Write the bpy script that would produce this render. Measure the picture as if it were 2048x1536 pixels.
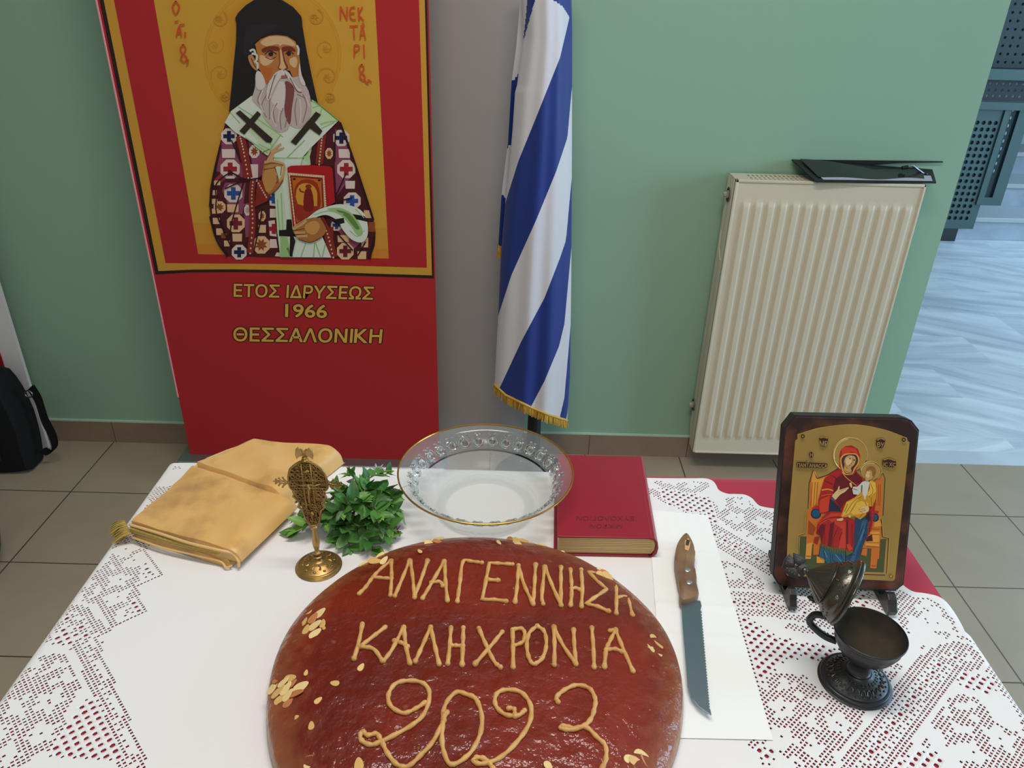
import bpy, bmesh, math, random
import numpy as np
from mathutils import Vector, Matrix
from mathutils.geometry import tessellate_polygon

for o in list(bpy.data.objects): bpy.data.objects.remove(o, do_unlink=True)
SC = bpy.context.scene
COL = SC.collection
random.seed(7); rng = np.random.default_rng(7)

# ------------------------------------------------------------------ camera
FPX, CH = 1542.0, 1.5                       # focal length in pixels of the 2048 frame, camera height
_up = np.array([79., 2882., FPX]); _up /= np.linalg.norm(_up)
_yy = np.array([20., 825., -FPX]); _yy -= _up * _yy.dot(_up); _yy /= np.linalg.norm(_yy)
_xx = np.cross(_yy, _up)
RW = np.array([_xx, _yy, _up])              # camera axes -> world axes
cam_d = bpy.data.cameras.new('camera'); cam = bpy.data.objects.new('camera', cam_d); COL.objects.link(cam)
cam_d.sensor_fit = 'HORIZONTAL'; cam_d.sensor_width = 36.0; cam_d.lens = 36.0 * FPX / 2048
cam_d.clip_start = 0.02; cam_d.clip_end = 60
M = Matrix.Identity(4)
for i in range(3):
    for j in range(3): M[i][j] = RW[i, j]
M[2][3] = CH
cam.matrix_world = M
SC.camera = cam

# ------------------------------------------------------------------ light
SC.view_settings.view_transform = 'Standard'; SC.view_settings.look = 'None'
SC.view_settings.gamma = 1.0; SC.view_settings.use_curve_mapping = False
SC.view_settings.exposure = 0.0
wd = bpy.data.worlds.new('world'); SC.world = wd; wd.use_nodes = True
wd.node_tree.nodes['Background'].inputs[0].default_value = (0.62, 0.80, 1.0, 1)
wd.node_tree.nodes['Background'].inputs[1].default_value = 0.18
def area(name, loc, target, sx, sy, power, col):
    l = bpy.data.lights.new(name, 'AREA'); l.shape = 'RECTANGLE'; l.size = sx; l.size_y = sy
    l.energy = power; l.color = col
    o = bpy.data.objects.new(name, l); COL.objects.link(o); o.location = loc
    o.rotation_euler = (Vector(target) - Vector(loc)).to_track_quat('-Z', 'Y').to_euler()
    return o
area('ceiling_tube_light', (0.05, 0.80, 2.75), (0.05, 0.80, 0), 1.20, 0.30, 27, (1.0, 0.945, 0.885))
area('ceiling_tube_light', (0.10, -1.1, 2.78), (0.10, -1.1, 0), 1.20, 0.30, 17, (1.0, 0.93, 0.83))  # added room fill behind the camera
area('hall_window_light', (5.4, 4.0, 1.7), (1.0, 3.4, 0.5), 2.6, 2.2, 110, (0.44, 0.73, 1.0))
area('room_window_light', (5.4, 0.6, 1.6), (0.5, 0.9, 0.7), 2.2, 2.0, 170, (0.50, 0.75, 1.0))

# ------------------------------------------------------------------ projection onto real planes
def ray(x, y): return RW @ np.array([(x - 1024) / FPX, -(y - 768) / FPX, -1.0])
CAMP = np.array([0, 0, CH])
def pz(x, y, z): d = ray(x, y); return CAMP + d * ((z - CH) / d[2])
def py(x, y, Y): d = ray(x, y); return CAMP + d * (Y / d[1])
def ppl(x, y, P0, N):
    d = ray(x, y); N = np.asarray(N); return CAMP + d * ((np.asarray(P0) - CAMP).dot(N) / d.dot(N))

# ------------------------------------------------------------------ materials
def s2l(c):
    r = []
    for v in c[:3]:
        v = v / 255.0; r.append(v / 12.92 if v <= 0.04045 else ((v + 0.055) / 1.055) ** 2.4)
    return tuple(r) + (1.0,)
MATS = {}
def mat(name, c, rough=0.6, metal=0.0, spec=0.5, bump=None, coat=0.0, var=None, sheen=0.0, trans=0.0, lin=False):
    """c: sRGB 0-255.  bump=(scale,strength[,distance]);  var=(scale, other colour, lo, hi)"""
    if name in MATS: return MATS[name]
    m = bpy.data.materials.new(name); m.use_nodes = True; MATS[name] = m
    nt = m.node_tree; b = nt.nodes['Principled BSDF']
    b.inputs['Base Color'].default_value = s2l(c)
    b.inputs['Roughness'].default_value = rough; b.inputs['Metallic'].default_value = metal
    b.inputs['Specular IOR Level'].default_value = spec
    b.inputs['Coat Weight'].default_value = coat; b.inputs['Coat Roughness'].default_value = 0.06
    b.inputs['Sheen Weight'].default_value = sheen
    if bump or var:
        tc = nt.nodes.new('ShaderNodeTexCoord')
    if var:
        n = nt.nodes.new('ShaderNodeTexNoise'); n.inputs['Scale'].default_value = var[0]; n.inputs['Detail'].default_value = 5
        nt.links.new(tc.outputs['Object'], n.inputs['Vector'])
        r = nt.nodes.new('ShaderNodeValToRGB'); r.color_ramp.elements[0].position = var[2]; r.color_ramp.elements[1].position = var[3]
        r.color_ramp.elements[0].color = s2l(c); r.color_ramp.elements[1].color = s2l(var[1])
        nt.links.new(n.outputs['Fac'], r.inputs[0]); nt.links.new(r.outputs[0], b.inputs['Base Color'])
    if bump:
        n = nt.nodes.new('ShaderNodeTexNoise'); n.inputs['Scale'].default_value = bump[0]; n.inputs['Detail'].default_value = 4
        nt.links.new(tc.outputs['Object'], n.inputs['Vector'])
        bp = nt.nodes.new('ShaderNodeBump'); bp.inputs['Strength'].default_value = bump[1]
        bp.inputs['Distance'].default_value = bump[2] if len(bump) > 2 else 0.002
        nt.links.new(n.outputs['Fac'], bp.inputs['Height']); nt.links.new(bp.outputs[0], b.inputs['Normal'])
    return m

# ------------------------------------------------------------------ objects
ORG = {}
def tag(o, label=None, cat=None, group=None, kind=None):
    if label: o['label'] = label
    if cat: o['category'] = cat
    if group: o['group'] = group
    if kind: o['kind'] = kind
    return o
def thing(name, loc, label, cat, group=None):
    o = bpy.data.objects.new(name, None); COL.objects.link(o); o.location = loc
    o.empty_display_size = 0.05; ORG[o] = Vector(loc)
    return tag(o, label, cat, group)
class MB:
    """collects shapes in world coordinates, links them as ONE mesh object"""
    def __init__(s): s.v = []; s.f = []; s.mi = []; s.mats = []; s.sm = []
    def slot(s, m):
        if m not in s.mats: s.mats.append(m)
        return s.mats.index(m)
    def add(s, vs, fs, m, smooth=True):
        k = len(s.v); i = s.slot(m)
        s.v.extend([tuple(map(float, p)) for p in vs])
        for f in fs: s.f.append(tuple(int(q) + k for q in f)); s.mi.append(i); s.sm.append(smooth)
        return s
    def box(s, lo, hi, m, bev=0.0, T=None):
        bm = bmesh.new(); bmesh.ops.create_cube(bm, size=1)
        for v in bm.verts: v.co = Vector([lo[i] + (v.co[i] + .5) * (hi[i] - lo[i]) for i in range(3)])
        if bev: bmesh.ops.bevel(bm, geom=bm.edges[:], offset=bev, segments=3, affect='EDGES', profile=0.5)
        s.bm(bm, m, T, smooth=False)
        return s
    def bm(s, bm, m, T=None, smooth=True):
        bm.verts.index_update()
        vs = [(T @ v.co) if T is not None else v.co.copy() for v in bm.verts]
        s.add(vs, [[v.index for v in f.verts] for f in bm.faces], m, smooth); bm.free()
    def lathe(s, prof, c, m, n=48, T=None, cap=False, fn=None):
        vs = []; fs = []
        for (r, z) in prof:
            for k in range(n):
                a = 2 * math.pi * k / n; rr = r * (fn(a, z) if fn else 1)
                vs.append(Vector((rr * math.cos(a), rr * math.sin(a), z)))
        for i in range(len(prof) - 1):
            for k in range(n): fs.append((i*n+k, i*n+(k+1) % n, (i+1)*n+(k+1) % n, (i+1)*n+k))
        if cap: fs.append(tuple(range(n))[::-1]); fs.append(tuple((len(prof)-1)*n+k for k in range(n)))
        vs = [(T @ v) if T is not None else v + Vector(c) for v in vs]
        return s.add(vs, fs, m)
    def tube(s, pts, r, m, n=8, closed=False, cap=True):
        P = [Vector(p) for p in pts]; N = len(P)
        R = r if hasattr(r, '__len__') else [r] * N
        vs = []; fs = []; up = None
        for i in range(N):
            if closed: t = (P[(i+1) % N] - P[i-1])
            else: t = P[min(i+1, N-1)] - P[max(i-1, 0)]
            if t.length < 1e-9: t = Vector((0, 0, 1))
            t.normalize()
            if up is None:
                up = Vector((0, 0, 1)) if abs(t.z) < .9 else Vector((1, 0, 0))
            up = (up - t * up.dot(t))
            if up.length < 1e-6: up = t.orthogonal()
            up.normalize(); sd = t.cross(up)
            for k in range(n):
                a = 2 * math.pi * k / n
                vs.append(P[i] + (up * math.cos(a) + sd * math.sin(a)) * R[i])
        for i in range(N if closed else N - 1):
            j = (i + 1) % N
            for k in range(n): fs.append((i*n+k, i*n+(k+1) % n, j*n+(k+1) % n, j*n+k))
        if cap and not closed:
            fs.append(tuple(range(n))[::-1]); fs.append(tuple((N-1)*n+k for k in range(n)))
        return s.add(vs, fs, m)
    def ball(s, c, r, m, seg=12, rings=8, T=None):
        bm = bmesh.new(); bmesh.ops.create_uvsphere(bm, u_segments=seg, v_segments=rings, radius=1)
        rr = r if hasattr(r, '__len__') else (r, r, r)
        for v in bm.verts: v.co = Vector((v.co.x*rr[0], v.co.y*rr[1], v.co.z*rr[2]))
        if T is None: T = Matrix.Translation(Vector(c))
        s.bm(bm, m, T)
        return s
    def grid(s, nu, nv, fn, m, smooth=True):
        vs = [fn(i / (nu - 1), j / (nv - 1)) for j in range(nv) for i in range(nu)]
        fs = [(j*nu+i, j*nu+i+1, (j+1)*nu+i+1, (j+1)*nu+i) for j in range(nv-1) for i in range(nu-1)]
        return s.add(vs, fs, m, smooth)
    def prism(s, poly, z0, z1, m, bev=0.0, T=None, smooth=False):
        bm = bmesh.new(); vs = [bm.verts.new((p[0], p[1], z0)) for p in poly]
        f = bm.faces.new(vs); bm.normal_update()
        if f.normal.z > 0: f.normal_flip()
        r = bmesh.ops.extrude_face_region(bm, geom=[f])
        for v in [g for g in r['geom'] if isinstance(g, bmesh.types.BMVert)]: v.co.z = z1
        if bev:
            ed = [e for e in bm.edges if abs(e.verts[0].co.z - e.verts[1].co.z) < 1e-6]
            bmesh.ops.bevel(bm, geom=ed, offset=bev, segments=2, affect='EDGES', profile=0.5)
        bmesh.ops.triangulate(bm, faces=[f for f in bm.faces if len(f.verts) > 4])
        s.bm(bm, m, T, smooth); return s
    def build(s, name, parent=None, label=None, cat=None, group=None, kind=None, origin=None, sharp=40):
        me = bpy.data.meshes.new(name)
        V = np.array(s.v, dtype=float)
        if parent is not None: org = ORG[parent]
        elif origin is not None: org = Vector(origin)
        else: org = Vector(((V[:, 0].min()+V[:, 0].max())/2, (V[:, 1].min()+V[:, 1].max())/2, V[:, 2].min()))
        V = V - np.array(org)
        me.from_pydata([tuple(p) for p in V], [], s.f)
        for m in s.mats: me.materials.append(m)
        me.polygons.foreach_set('material_index', s.mi)
        me.polygons.foreach_set('use_smooth', s.sm)
        me.validate(); me.update()
        if sharp and any(s.sm): me.set_sharp_from_angle(angle=math.radians(sharp))
        o = bpy.data.objects.new(name, me); COL.objects.link(o)
        if parent is not None: o.parent = parent; ORG[o] = org
        else: o.location = org; ORG[o] = org
        return tag(o, label, cat, group, kind)
def cr(pts, n=6, closed=False):
    """Catmull-Rom through points of any dimension"""
    P = [np.array(p, float) for p in pts]; N = len(P); out = []
    rngi = range(N) if closed else range(N - 1)
    for i in rngi:
        p1, p2 = P[i], P[(i+1) % N]
        p0 = P[i-1] if (closed or i > 0) else 2*p1 - p2
        p3 = P[(i+2) % N] if (closed or i + 2 < N) else 2*p2 - p1
        for k in range(n):
            t = k / n
            out.append(0.5*((2*p1) + (-p0+p2)*t + (2*p0-5*p1+4*p2-p3)*t*t + (-p0+3*p1-3*p2+p3)*t**3))
    if not closed: out.append(P[-1])
    return out
def vnoise(x, y, seed=0):
    """smooth value noise, numpy"""
    x = np.asarray(x, float); y = np.asarray(y, float)
    xi = np.floor(x).astype(int); yi = np.floor(y).astype(int); fx = x - xi; fy = y - yi
    fx = fx*fx*(3-2*fx); fy = fy*fy*(3-2*fy)
    def h(a, b):
        n = (a*374761393 + b*668265263 + seed*974711) & 0x7fffffff
        n = ((n ^ (n >> 13)) * 1274126177) & 0x7fffffff
        return ((n ^ (n >> 16)) & 0xffff) / 65535.0
    return (h(xi, yi)*(1-fx)+h(xi+1, yi)*fx)*(1-fy) + (h(xi, yi+1)*(1-fx)+h(xi+1, yi+1)*fx)*fy
def fbm(x, y, seed=0, o=3):
    r = 0; a = 1; t = 0
    for k in range(o): r = r + a*vnoise(np.asarray(x)*2**k, np.asarray(y)*2**k, seed+k); t += a; a *= .5
    return r / t
def inpoly(x, y, P):
    x = np.asarray(x, float); y = np.asarray(y, float); r = np.zeros(x.shape, bool); n = len(P)
    for i in range(n):
        x1, y1 = P[i][:2]; x2, y2 = P[(i+1) % n][:2]
        if y1 == y2: continue
        c = ((y1 > y) != (y2 > y)) & (x < (x2-x1)*(y-y1)/(y2-y1)+x1)
        r ^= c
    return r
def dpoly(x, y, P, closed=False):
    """distance to a polyline"""
    x = np.asarray(x, float); y = np.asarray(y, float); d = np.full(x.shape, 1e9)
    n = len(P)
    for i in range(n if closed else n-1):
        ax, ay = P[i][:2]; bx, by = P[(i+1) % n][:2]; L = (bx-ax)**2+(by-ay)**2 + 1e-12
        t = np.clip(((x-ax)*(bx-ax)+(y-ay)*(by-ay))/L, 0, 1)
        d = np.minimum(d, np.hypot(x-ax-t*(bx-ax), y-ay-t*(by-ay)))
    return d

# ------------------------------------------------------------------ flat painting and lettering on a plane
class Paint:
    def __init__(s, to_world, normal, base=0.0002, step=0.00003):
        s.tw = to_world; s.n = np.array(normal, float); s.n /= np.linalg.norm(s.n)
        s.off = base; s.step = step; s.mb = MB(); s.rough = 0.5; s.pre = 'print'; s.spec = 0.3
    def m(s, c): return mat('%s_%d_%d_%d' % ((s.pre,) + tuple(int(v) for v in c)), c, s.rough, spec=s.spec)
    def world_poly(s, W, c):
        W = [np.array(w) + s.n * s.off for w in W]; s.off += s.step
        tri = tessellate_polygon([[Vector(w) for w in W]])
        fs = []
        for t in tri:
            a, b, d = [Vector(W[i]) for i in t]
            fs.append(t if (b-a).cross(d-a).dot(Vector(s.n)) > 0 else t[::-1])
        s.mb.add(W, fs, s.m(c), False)
    def poly(s, P, c, z=None, sm=0):
        if sm: P = cr(P, sm, True)
        s.world_poly([s.tw(*((z(*p)) if z else p)) for p in P], c)
    def line(s, P, w, c, z=None, sm=4, taper=False):
        if sm and len(P) > 2: P = cr(P, sm)
        P = [np.array(p, float) for p in P]; N = len(P); L = []; R = []
        for i in range(N):
            t = P[min(i+1, N-1)] - P[max(i-1, 0)]; t = t / (np.linalg.norm(t) + 1e-9); nn = np.array([-t[1], t[0]])
            ww = w * (0.25 + 0.75*math.sin(math.pi*min(max(i/(N-1), .05), .95))) if taper else w
            L.append(P[i] + nn*ww/2); R.append(P[i] - nn*ww/2)
        zz = z if z else (lambda *q: q)
        A = [np.array(s.tw(*zz(*p))) + s.n*s.off for p in L]; B = [np.array(s.tw(*zz(*p))) + s.n*s.off for p in R]
        s.off += s.step
        fs = []
        for i in range(N-1): fs.append((i, i+1, N+i+1, N+i))
        a, b, d = Vector(A[0]), Vector(A[1]), Vector(B[1])
        if (b-a).cross(d-a).dot(Vector(s.n)) < 0: fs = [f[::-1] for f in fs]
        s.mb.add(A+B, fs, s.m(c), False)
    def ell(s, c0, rx, ry, c, z=None, n=20, rot=0):
        P = []
        for k in range(n):
            a = 2*math.pi*k/n; x, y = rx*math.cos(a), ry*math.sin(a)
            P.append((c0[0]+x*math.cos(rot)-y*math.sin(rot), c0[1]+x*math.sin(rot)+y*math.cos(rot)))
        s.poly(P, c, z)
    def cross(s, c0, L, w, c, z=None, rot=0, ratio=1.0):
        P = [(-w, -L*ratio), (w, -L*ratio), (w, -w), (L, -w), (L, w), (w, w), (w, L), (-w, L), (-w, w), (-L, w), (-L, -w), (-w, -w)]
        s.poly([(c0[0]+x*math.cos(rot)-y*math.sin(rot), c0[1]+x*math.sin(rot)+y*math.cos(rot)) for x, y in P], c, z)
def _glyphs(txt):
    cu = bpy.data.curves.new('t', 'FONT'); cu.body = txt; cu.resolution_u = 4
    o = bpy.data.objects.new('t', cu); COL.objects.link(o)
    dg = bpy.context.evaluated_depsgraph_get(); dg.update()
    me = bpy.data.meshes.new_from_object(o.evaluated_get(dg))
    V = np.array([v.co[:] for v in me.vertices]); F = [tuple(p.vertices) for p in me.polygons]
    bpy.data.objects.remove(o); bpy.data.curves.remove(cu); bpy.data.meshes.remove(me)
    return V, F
def text_geo(txt):
    V, F, n = [], [], 0
    for i, ch in enumerate(txt):        # letter by letter, set where the line of type has it
        if ch == ' ': continue
        v, f = _glyphs('K') if ch == 'Κ' else _glyphs(ch); v = v*(.728/.682 if ch == 'Κ' else 1); v[:, 0] += _glyphs(txt[:i+1])[0][:, 0].max() - v[:, 0].max()
        F += [tuple(k+n for k in q) for q in f]; V.append(v); n += len(v)
    return np.concatenate(V), F
def text_quad(mb, txt, BL, BR, TL, n, h, m, off=0.0, ref=None):
    """letters stretched onto the parallelogram BL, BR, TL; returns the reference box"""
    V0, F0 = text_geo(txt)
    V, F = [V0], list(F0)
    if off > 0:            # heavier letters: the outline repeated a hair's breadth around
        for k in range(8):
            F += [tuple(i+len(V0)*len(V) for i in f) for f in F0]
            V.append(V0+np.array([off*math.cos(k*math.pi/4), off*math.sin(k*math.pi/4), 1e-5*(k+1)]))
    V = np.concatenate(V); zj = V[:, 2]
    if ref is None:
        W0 = V0; ref = (W0[:, 0].min(), W0[:, 0].max(), W0[:, 1].min(), W0[:, 1].max())
    BL, BR, TL, n = [np.array(q, float) for q in (BL, BR, TL, n)]
    u = (V[:, 0]-ref[0])/(ref[1]-ref[0]); v = (V[:, 1]-ref[2])/(ref[3]-ref[2])
    W = BL + u[:, None]*(BR-BL) + v[:, None]*(TL-BL) + n*(h+zj[:, None])
    if len(F):
        a, b, d = [Vector(W[i]) for i in F[0][:3]]
        if (b-a).cross(d-a).dot(Vector(n)) < 0: F = [f[::-1] for f in F]
    mb.add(W, F, m, False)
    return ref
# ================================================================== the room
WY = 2.30                                    # face of the green wall
WX1 = 1.30                                   # its free edge, the hall is beyond
def tile_floor_mat():
    m = bpy.data.materials.new('floor_tiles'); m.use_nodes = True; nt = m.node_tree; b = nt.nodes['Principled BSDF']
    tc = nt.nodes.new('ShaderNodeTexCoord'); mp = nt.nodes.new('ShaderNodeMapping')
    mp.inputs['Location'].default_value = (-1.5995 + 0.333*8, -1.995 + .333*12, 0)
    nt.links.new(tc.outputs['Object'], mp.inputs[0])
    br = nt.nodes.new('ShaderNodeTexBrick'); br.offset = 0; br.squash = 1
    br.inputs['Scale'].default_value = 1; br.inputs['Mortar Size'].default_value = 0.0022
    br.inputs['Brick Width'].default_value = 0.333; br.inputs['Row Height'].default_value = 0.333
    br.inputs['Mortar Smooth'].default_value = 0.1
    br.inputs['Color1'].default_value = s2l((176, 158, 134)); br.inputs['Color2'].default_value = s2l((172, 154, 130))
    br.inputs['Mortar'].default_value = s2l((84, 74, 62))
    nt.links.new(mp.outputs[0], br.inputs['Vector'])
    n = nt.nodes.new('ShaderNodeTexNoise'); n.inputs['Scale'].default_value = 6; n.inputs['Detail'].default_value = 6
    nt.links.new(tc.outputs['Object'], n.inputs['Vector'])
    mx = nt.nodes.new('ShaderNodeMixRGB'); mx.blend_type = 'MULTIPLY'; mx.inputs[0].default_value = 0.22
    nt.links.new(br.outputs['Color'], mx.inputs[1]); nt.links.new(n.outputs['Fac'], mx.inputs[2])
    nt.links.new(mx.outputs[0], b.inputs['Base Color'])
    b.inputs['Roughness'].default_value = 0.32; b.inputs['Specular IOR Level'].default_value = 0.6
    bp = nt.nodes.new('ShaderNodeBump'); bp.inputs['Strength'].default_value = 0.3; bp.inputs['Distance'].default_value = 0.002; bp.invert = True
    nt.links.new(br.outputs['Fac'], bp.inputs['Height']); nt.links.new(bp.outputs[0], b.inputs['Normal'])
    return m
def marble_mat():
    m = bpy.data.materials.new('pale_marble'); m.use_nodes = True; nt = m.node_tree; b = nt.nodes['Principled BSDF']
    tc = nt.nodes.new('ShaderNodeTexCoord')
    br = nt.nodes.new('ShaderNodeTexBrick'); br.offset = 0.5
    br.inputs['Scale'].default_value = 1; br.inputs['Brick Width'].default_value = 0.62; br.inputs['Row Height'].default_value = 0.31
    br.inputs['Mortar Size'].default_value = 0.0008
    br.inputs['Color1'].default_value = (0, 0, 0, 1); br.inputs['Color2'].default_value = (1, 1, 1, 1); br.inputs['Mortar'].default_value = (.5, .5, .5, 1)
    nt.links.new(tc.outputs['Object'], br.inputs['Vector'])
    # each slab gets its own vein direction
    vr = nt.nodes.new('ShaderNodeVectorRotate'); vr.rotation_type = 'Z_AXIS'
    mth = nt.nodes.new('ShaderNodeMath'); mth.operation = 'MULTIPLY_ADD'; mth.inputs[1].default_value = 1.3; mth.inputs[2].default_value = -0.55
    nt.links.new(br.outputs['Color'], mth.inputs[0]); nt.links.new(mth.outputs[0], vr.inputs['Angle'])
    nt.links.new(tc.outputs['Object'], vr.inputs['Vector'])
    mp = nt.nodes.new('ShaderNodeMapping'); mp.inputs['Scale'].default_value = (1.3, 9, 1)
    nt.links.new(vr.outputs[0], mp.inputs[0])
    n = nt.nodes.new('ShaderNodeTexNoise'); n.inputs['Scale'].default_value = 1.1; n.inputs['Detail'].default_value = 7; n.inputs['Roughness'].default_value = .6
    n.inputs['Distortion'].default_value = 0.4
    nt.links.new(mp.outputs[0], n.inputs['Vector'])
    r = nt.nodes.new('ShaderNodeValToRGB'); e = r.color_ramp.elements
    e[0].position = .32; e[0].color = s2l((178, 182, 190)); e[1].position = .62; e[1].color = s2l((226, 228, 232))
    nt.links.new(n.outputs['Fac'], r.inputs[0]); nt.links.new(r.outputs[0], b.inputs['Base Color'])
    b.inputs['Roughness'].default_value = 0.28
    return m
M_floor = tile_floor_mat(); M_marble = marble_mat()
M_green = mat('green_wall_paint', (146, 178, 154), 0.75, spec=.25, bump=(90, .06, .002))
M_grey = mat('grey_pillar_paint', (168, 160, 156), 0.7, spec=.25, bump=(70, .08, .002))
M_ceil = mat('white_ceiling_paint', (225, 222, 214), .9)
M_off = mat('cream_wall_paint', (190, 190, 178), .9)
def struct(name, lo, hi, m, bev=0): return MB().box(lo, hi, m, bev).build(name, kind='structure')
o = MB().box((-2.6, -3.2, -.1), (5.6, 2.30, 0), M_floor).build('floor', kind='structure', origin=(0, 0, 0))
MB().box((WX1-.6, 2.30, -.1), (5.6, 9.0, -0.001), M_marble).build('floor_hall', kind='structure', origin=(0, 0, 0))
MB().box((WX1, 2.292, -.05), (5.6, 2.378, 0.0012), mat('threshold_marble', (205, 208, 212), .35, var=(5, (190, 194, 200), .4, .6))).build('trim_1', kind='structure')
struct('wall_back', (-2.6, WY, 0), (WX1, WY+.22, 2.9), M_green)
struct('wall_pillar', (-0.42, WY-.008, 0), (0.05, WY+.1, 2.88), M_grey)
struct('ceiling', (-2.6, -3.2, 2.9), (5.6, 9.0, 3.0), M_ceil)
struct('wall_left', (-2.7, -3.2, 0), (-2.6, 2.52, 2.9), M_off)
struct('wall_front', (-2.7, -3.3, 0), (5.6, -3.2, 2.9), M_off)
struct('wall_hall_end', (1.0, 7.6, 0), (5.6, 7.7, 2.9), mat('dark_hall_wall', (120, 140, 146), .9))
# tiled baseboard, one run each side of the pillar
M_base = mat('brown_baseboard_tile', (150, 127, 108), .45, var=(7, (136, 114, 96), .35, .65))
M_grout = mat('baseboard_joint', (92, 80, 68), .9)
M_caulk = mat('pale_caulk', (176, 205, 184), .8)
for nm, x0, x1, js in (('baseboard_left', -2.6, -.42, (-1.389, -1.055, -.72, -1.72, -2.05)), ('baseboard_right', .05, WX1, (.28, .625, .96))):
    b = MB().box((x0, WY-.010, 0), (x1, WY, .082), M_base, .001)
    for j in js: b.box((j-.0012, WY-.0106, 0), (j+.0012, WY-.009, .082), M_grout)
    b.box((x0, WY-.009, .082), (x1, WY, .0865), M_caulk)
    b.build(nm, kind='structure')

# ------------------------------------------------------------------ hall beyond the wall: marble stairs and perforated railing
M_tread = mat('stair_marble', (176, 184, 194), .3, var=(4, (152, 160, 172), .4, .62))
M_nose = mat('stair_nosing', (176, 178, 180), .4)
for k in range(9):
    y0 = 5.02 + .30*k; z1 = .155*(k+1)
    b = MB()
    b.box((2.60 if k else 2.905, y0, 0 if k == 0 else z1-.155), (5.6, y0+.32, z1-.03), M_tread)
    b.box((2.60 if k else 2.88, y0-.025, z1-.03), (5.6, y0+.32, z1), M_nose, .004)
    st = b.build('stair_step')
    st.name = 'stairs_%d' % (k+1) if False else 'trim_%d' % (k+2)
    tag(st, kind='structure')
M_teal = mat('teal_painted_steel', (72, 94, 92), .5, spec=.4)
M_black = mat('black_steel', (26, 26, 28), .5)
def perforated(mb, x0, x1, z0, z1, Y, m, pitch=.037, r=.0125, inset=(.03, .03, .05, .05), slot=None, th=.004):
    """steel sheet with round holes, facing -Y"""
    xs0, xs1, zs0, zs1 = x0+inset[0], x1-inset[1], z0+inset[2], z1-inset[3]
    nx = max(1, int(round((xs1-xs0)/pitch))); nz = max(1, int(round((zs1-zs0)/pitch)))
    px_, pz_ = (xs1-xs0)/nx, (zs1-zs0)/nz
    for yy, flip in ((Y, False), (Y+th, True)):
        vs = []; fs = []
        def q(a, b, c, d):
            k = len(vs); vs.extend([(a, yy, c), (b, yy, c), (b, yy, d), (a, yy, d)]); fs.append((k, k+1, k+2, k+3))
        q(x0, x1, z0, zs0); q(x0, x1, zs1, z1); q(x0, xs0, zs0, zs1); q(xs1, x1, zs0, zs1)
        for i in range(nx):
            for j in range(nz):
                cx, cz = xs0+(i+.5)*px_, zs0+(j+.5)*pz_; k = len(vs); n = 12
                for t in range(n):
                    a = 2*math.pi*t/n+math.pi/4; ca, sa = math.cos(a), math.sin(a); g = max(abs(ca), abs(sa))
                    vs.append((cx+ca/g*px_/2, yy, cz+sa/g*pz_/2))
                for t in range(n):
                    a = 2*math.pi*t/n+math.pi/4; vs.append((cx+r*math.cos(a), yy, cz+r*math.sin(a)))
                for t in range(n): fs.append((k+t, k+(t+1) % n, k+n+(t+1) % n, k+n+t))
        mb.add(vs, [f[::-1] for f in fs] if flip else fs, m, False)
struct('wall_added_dark', (1.9, 5.06, 0), (2.86, 5.12, 2.2), mat('added_dark_panel', (40, 50, 54), .9))  # added dark panel, darkens what shows through the railing holes
struct('wall_added_dark_upper', (1.9, 5.45, .95), (5.2, 5.52, 2.6), mat('added_dark_panel', (40, 50, 54), .9))  # dark backing added so the upper mesh shows darkness behind it
rl = thing('stair_railing', (2.85, 4.9, 0), 'teal perforated steel stair railing beside the pale marble steps', 'railing')
b = MB(); perforated(b, 2.44, 3.000, .085, .83, 4.97, M_teal, pitch=.0385, inset=(.03, .045, .05, .06)); b.build('perforated_panel', rl)
MB().box((2.30, 4.982, .085), (2.985, 4.988, .83), mat('dark_teal_steel', (36, 52, 54), .6)).build('added_dark_sheet', rl)  # dark sheet added close behind the panel to make its holes dark
MB().box((2.42, 4.97, 0), (2.905, 5.01, .085), M_black).build('plinth', rl, label='black plinth')
Yp = 4.958; PQ = lambda x, y: py(x, y, Yp)      # slotted post plate, flush with the perforated panel
xl_, xr_, zb_ = PQ(1952, 411)[0], PQ(2001.5, 411)[0], PQ(2001, 411.5)[2]
s0, s1, zs_ = PQ(1969, 394)[0], PQ(1985, 395)[0], PQ(1976, 395)[2]
b = MB()
for (xa, xb, za, zb) in ((xl_, s0, zb_, .87), (s1, xr_, zb_, .87), (s0, s1, zb_, zs_), (s0, s1, .835, .87)): b.box((xa, Yp, za), (xb, Yp+.006, zb), M_teal)
b.build('slotted_plate', rl)
MB().box((s0-.01, Yp+.02, zs_-.02), (s1+.01, Yp+.026, .85), mat('dark_teal_steel', (36, 52, 54), .6)).build('slot_backing', rl)
for k in range(9): MB().ball(((s0+s1)/2-.008, Yp+.019, .46+.046*k), (.006, .003, .011), mat('light_slot_edge', (150, 170, 176), .5), 8, 6).build('slot_opening', rl)
MB().box((2.45, 4.945, .83), (4.6, 4.985, .875), M_teal).build('lower_rail', rl)
MB().box((2.45, 4.94, 1.00), (4.6, 4.985, 1.06), M_teal).build('upper_rail', rl)
b = MB(); perforated(b, 2.62, 4.6, .875, 1.00, 5.0, mat('dark_teal_steel', (36, 52, 54), .6), pitch=.04, r=.008, inset=(.01, .01, .01, .01)); b.build('dark_mesh', rl)
b = MB(); perforated(b, 2.70, 4.6, 1.06, 1.75, 5.02, mat('dark_teal_steel', (36, 52, 54), .6), pitch=.045, r=.008, inset=(.01, .01, .01, .01)); b.build('dark_mesh', rl)
b = MB(); b.tube([(2.88, 5.0, 1.55), (3.7, 5.0, 1.10)], .018, M_black); b.tube([(3.02, 4.96, 1.72), (4.0, 4.96, 1.2)], .03, M_teal); b.build('handrail', rl)
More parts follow.
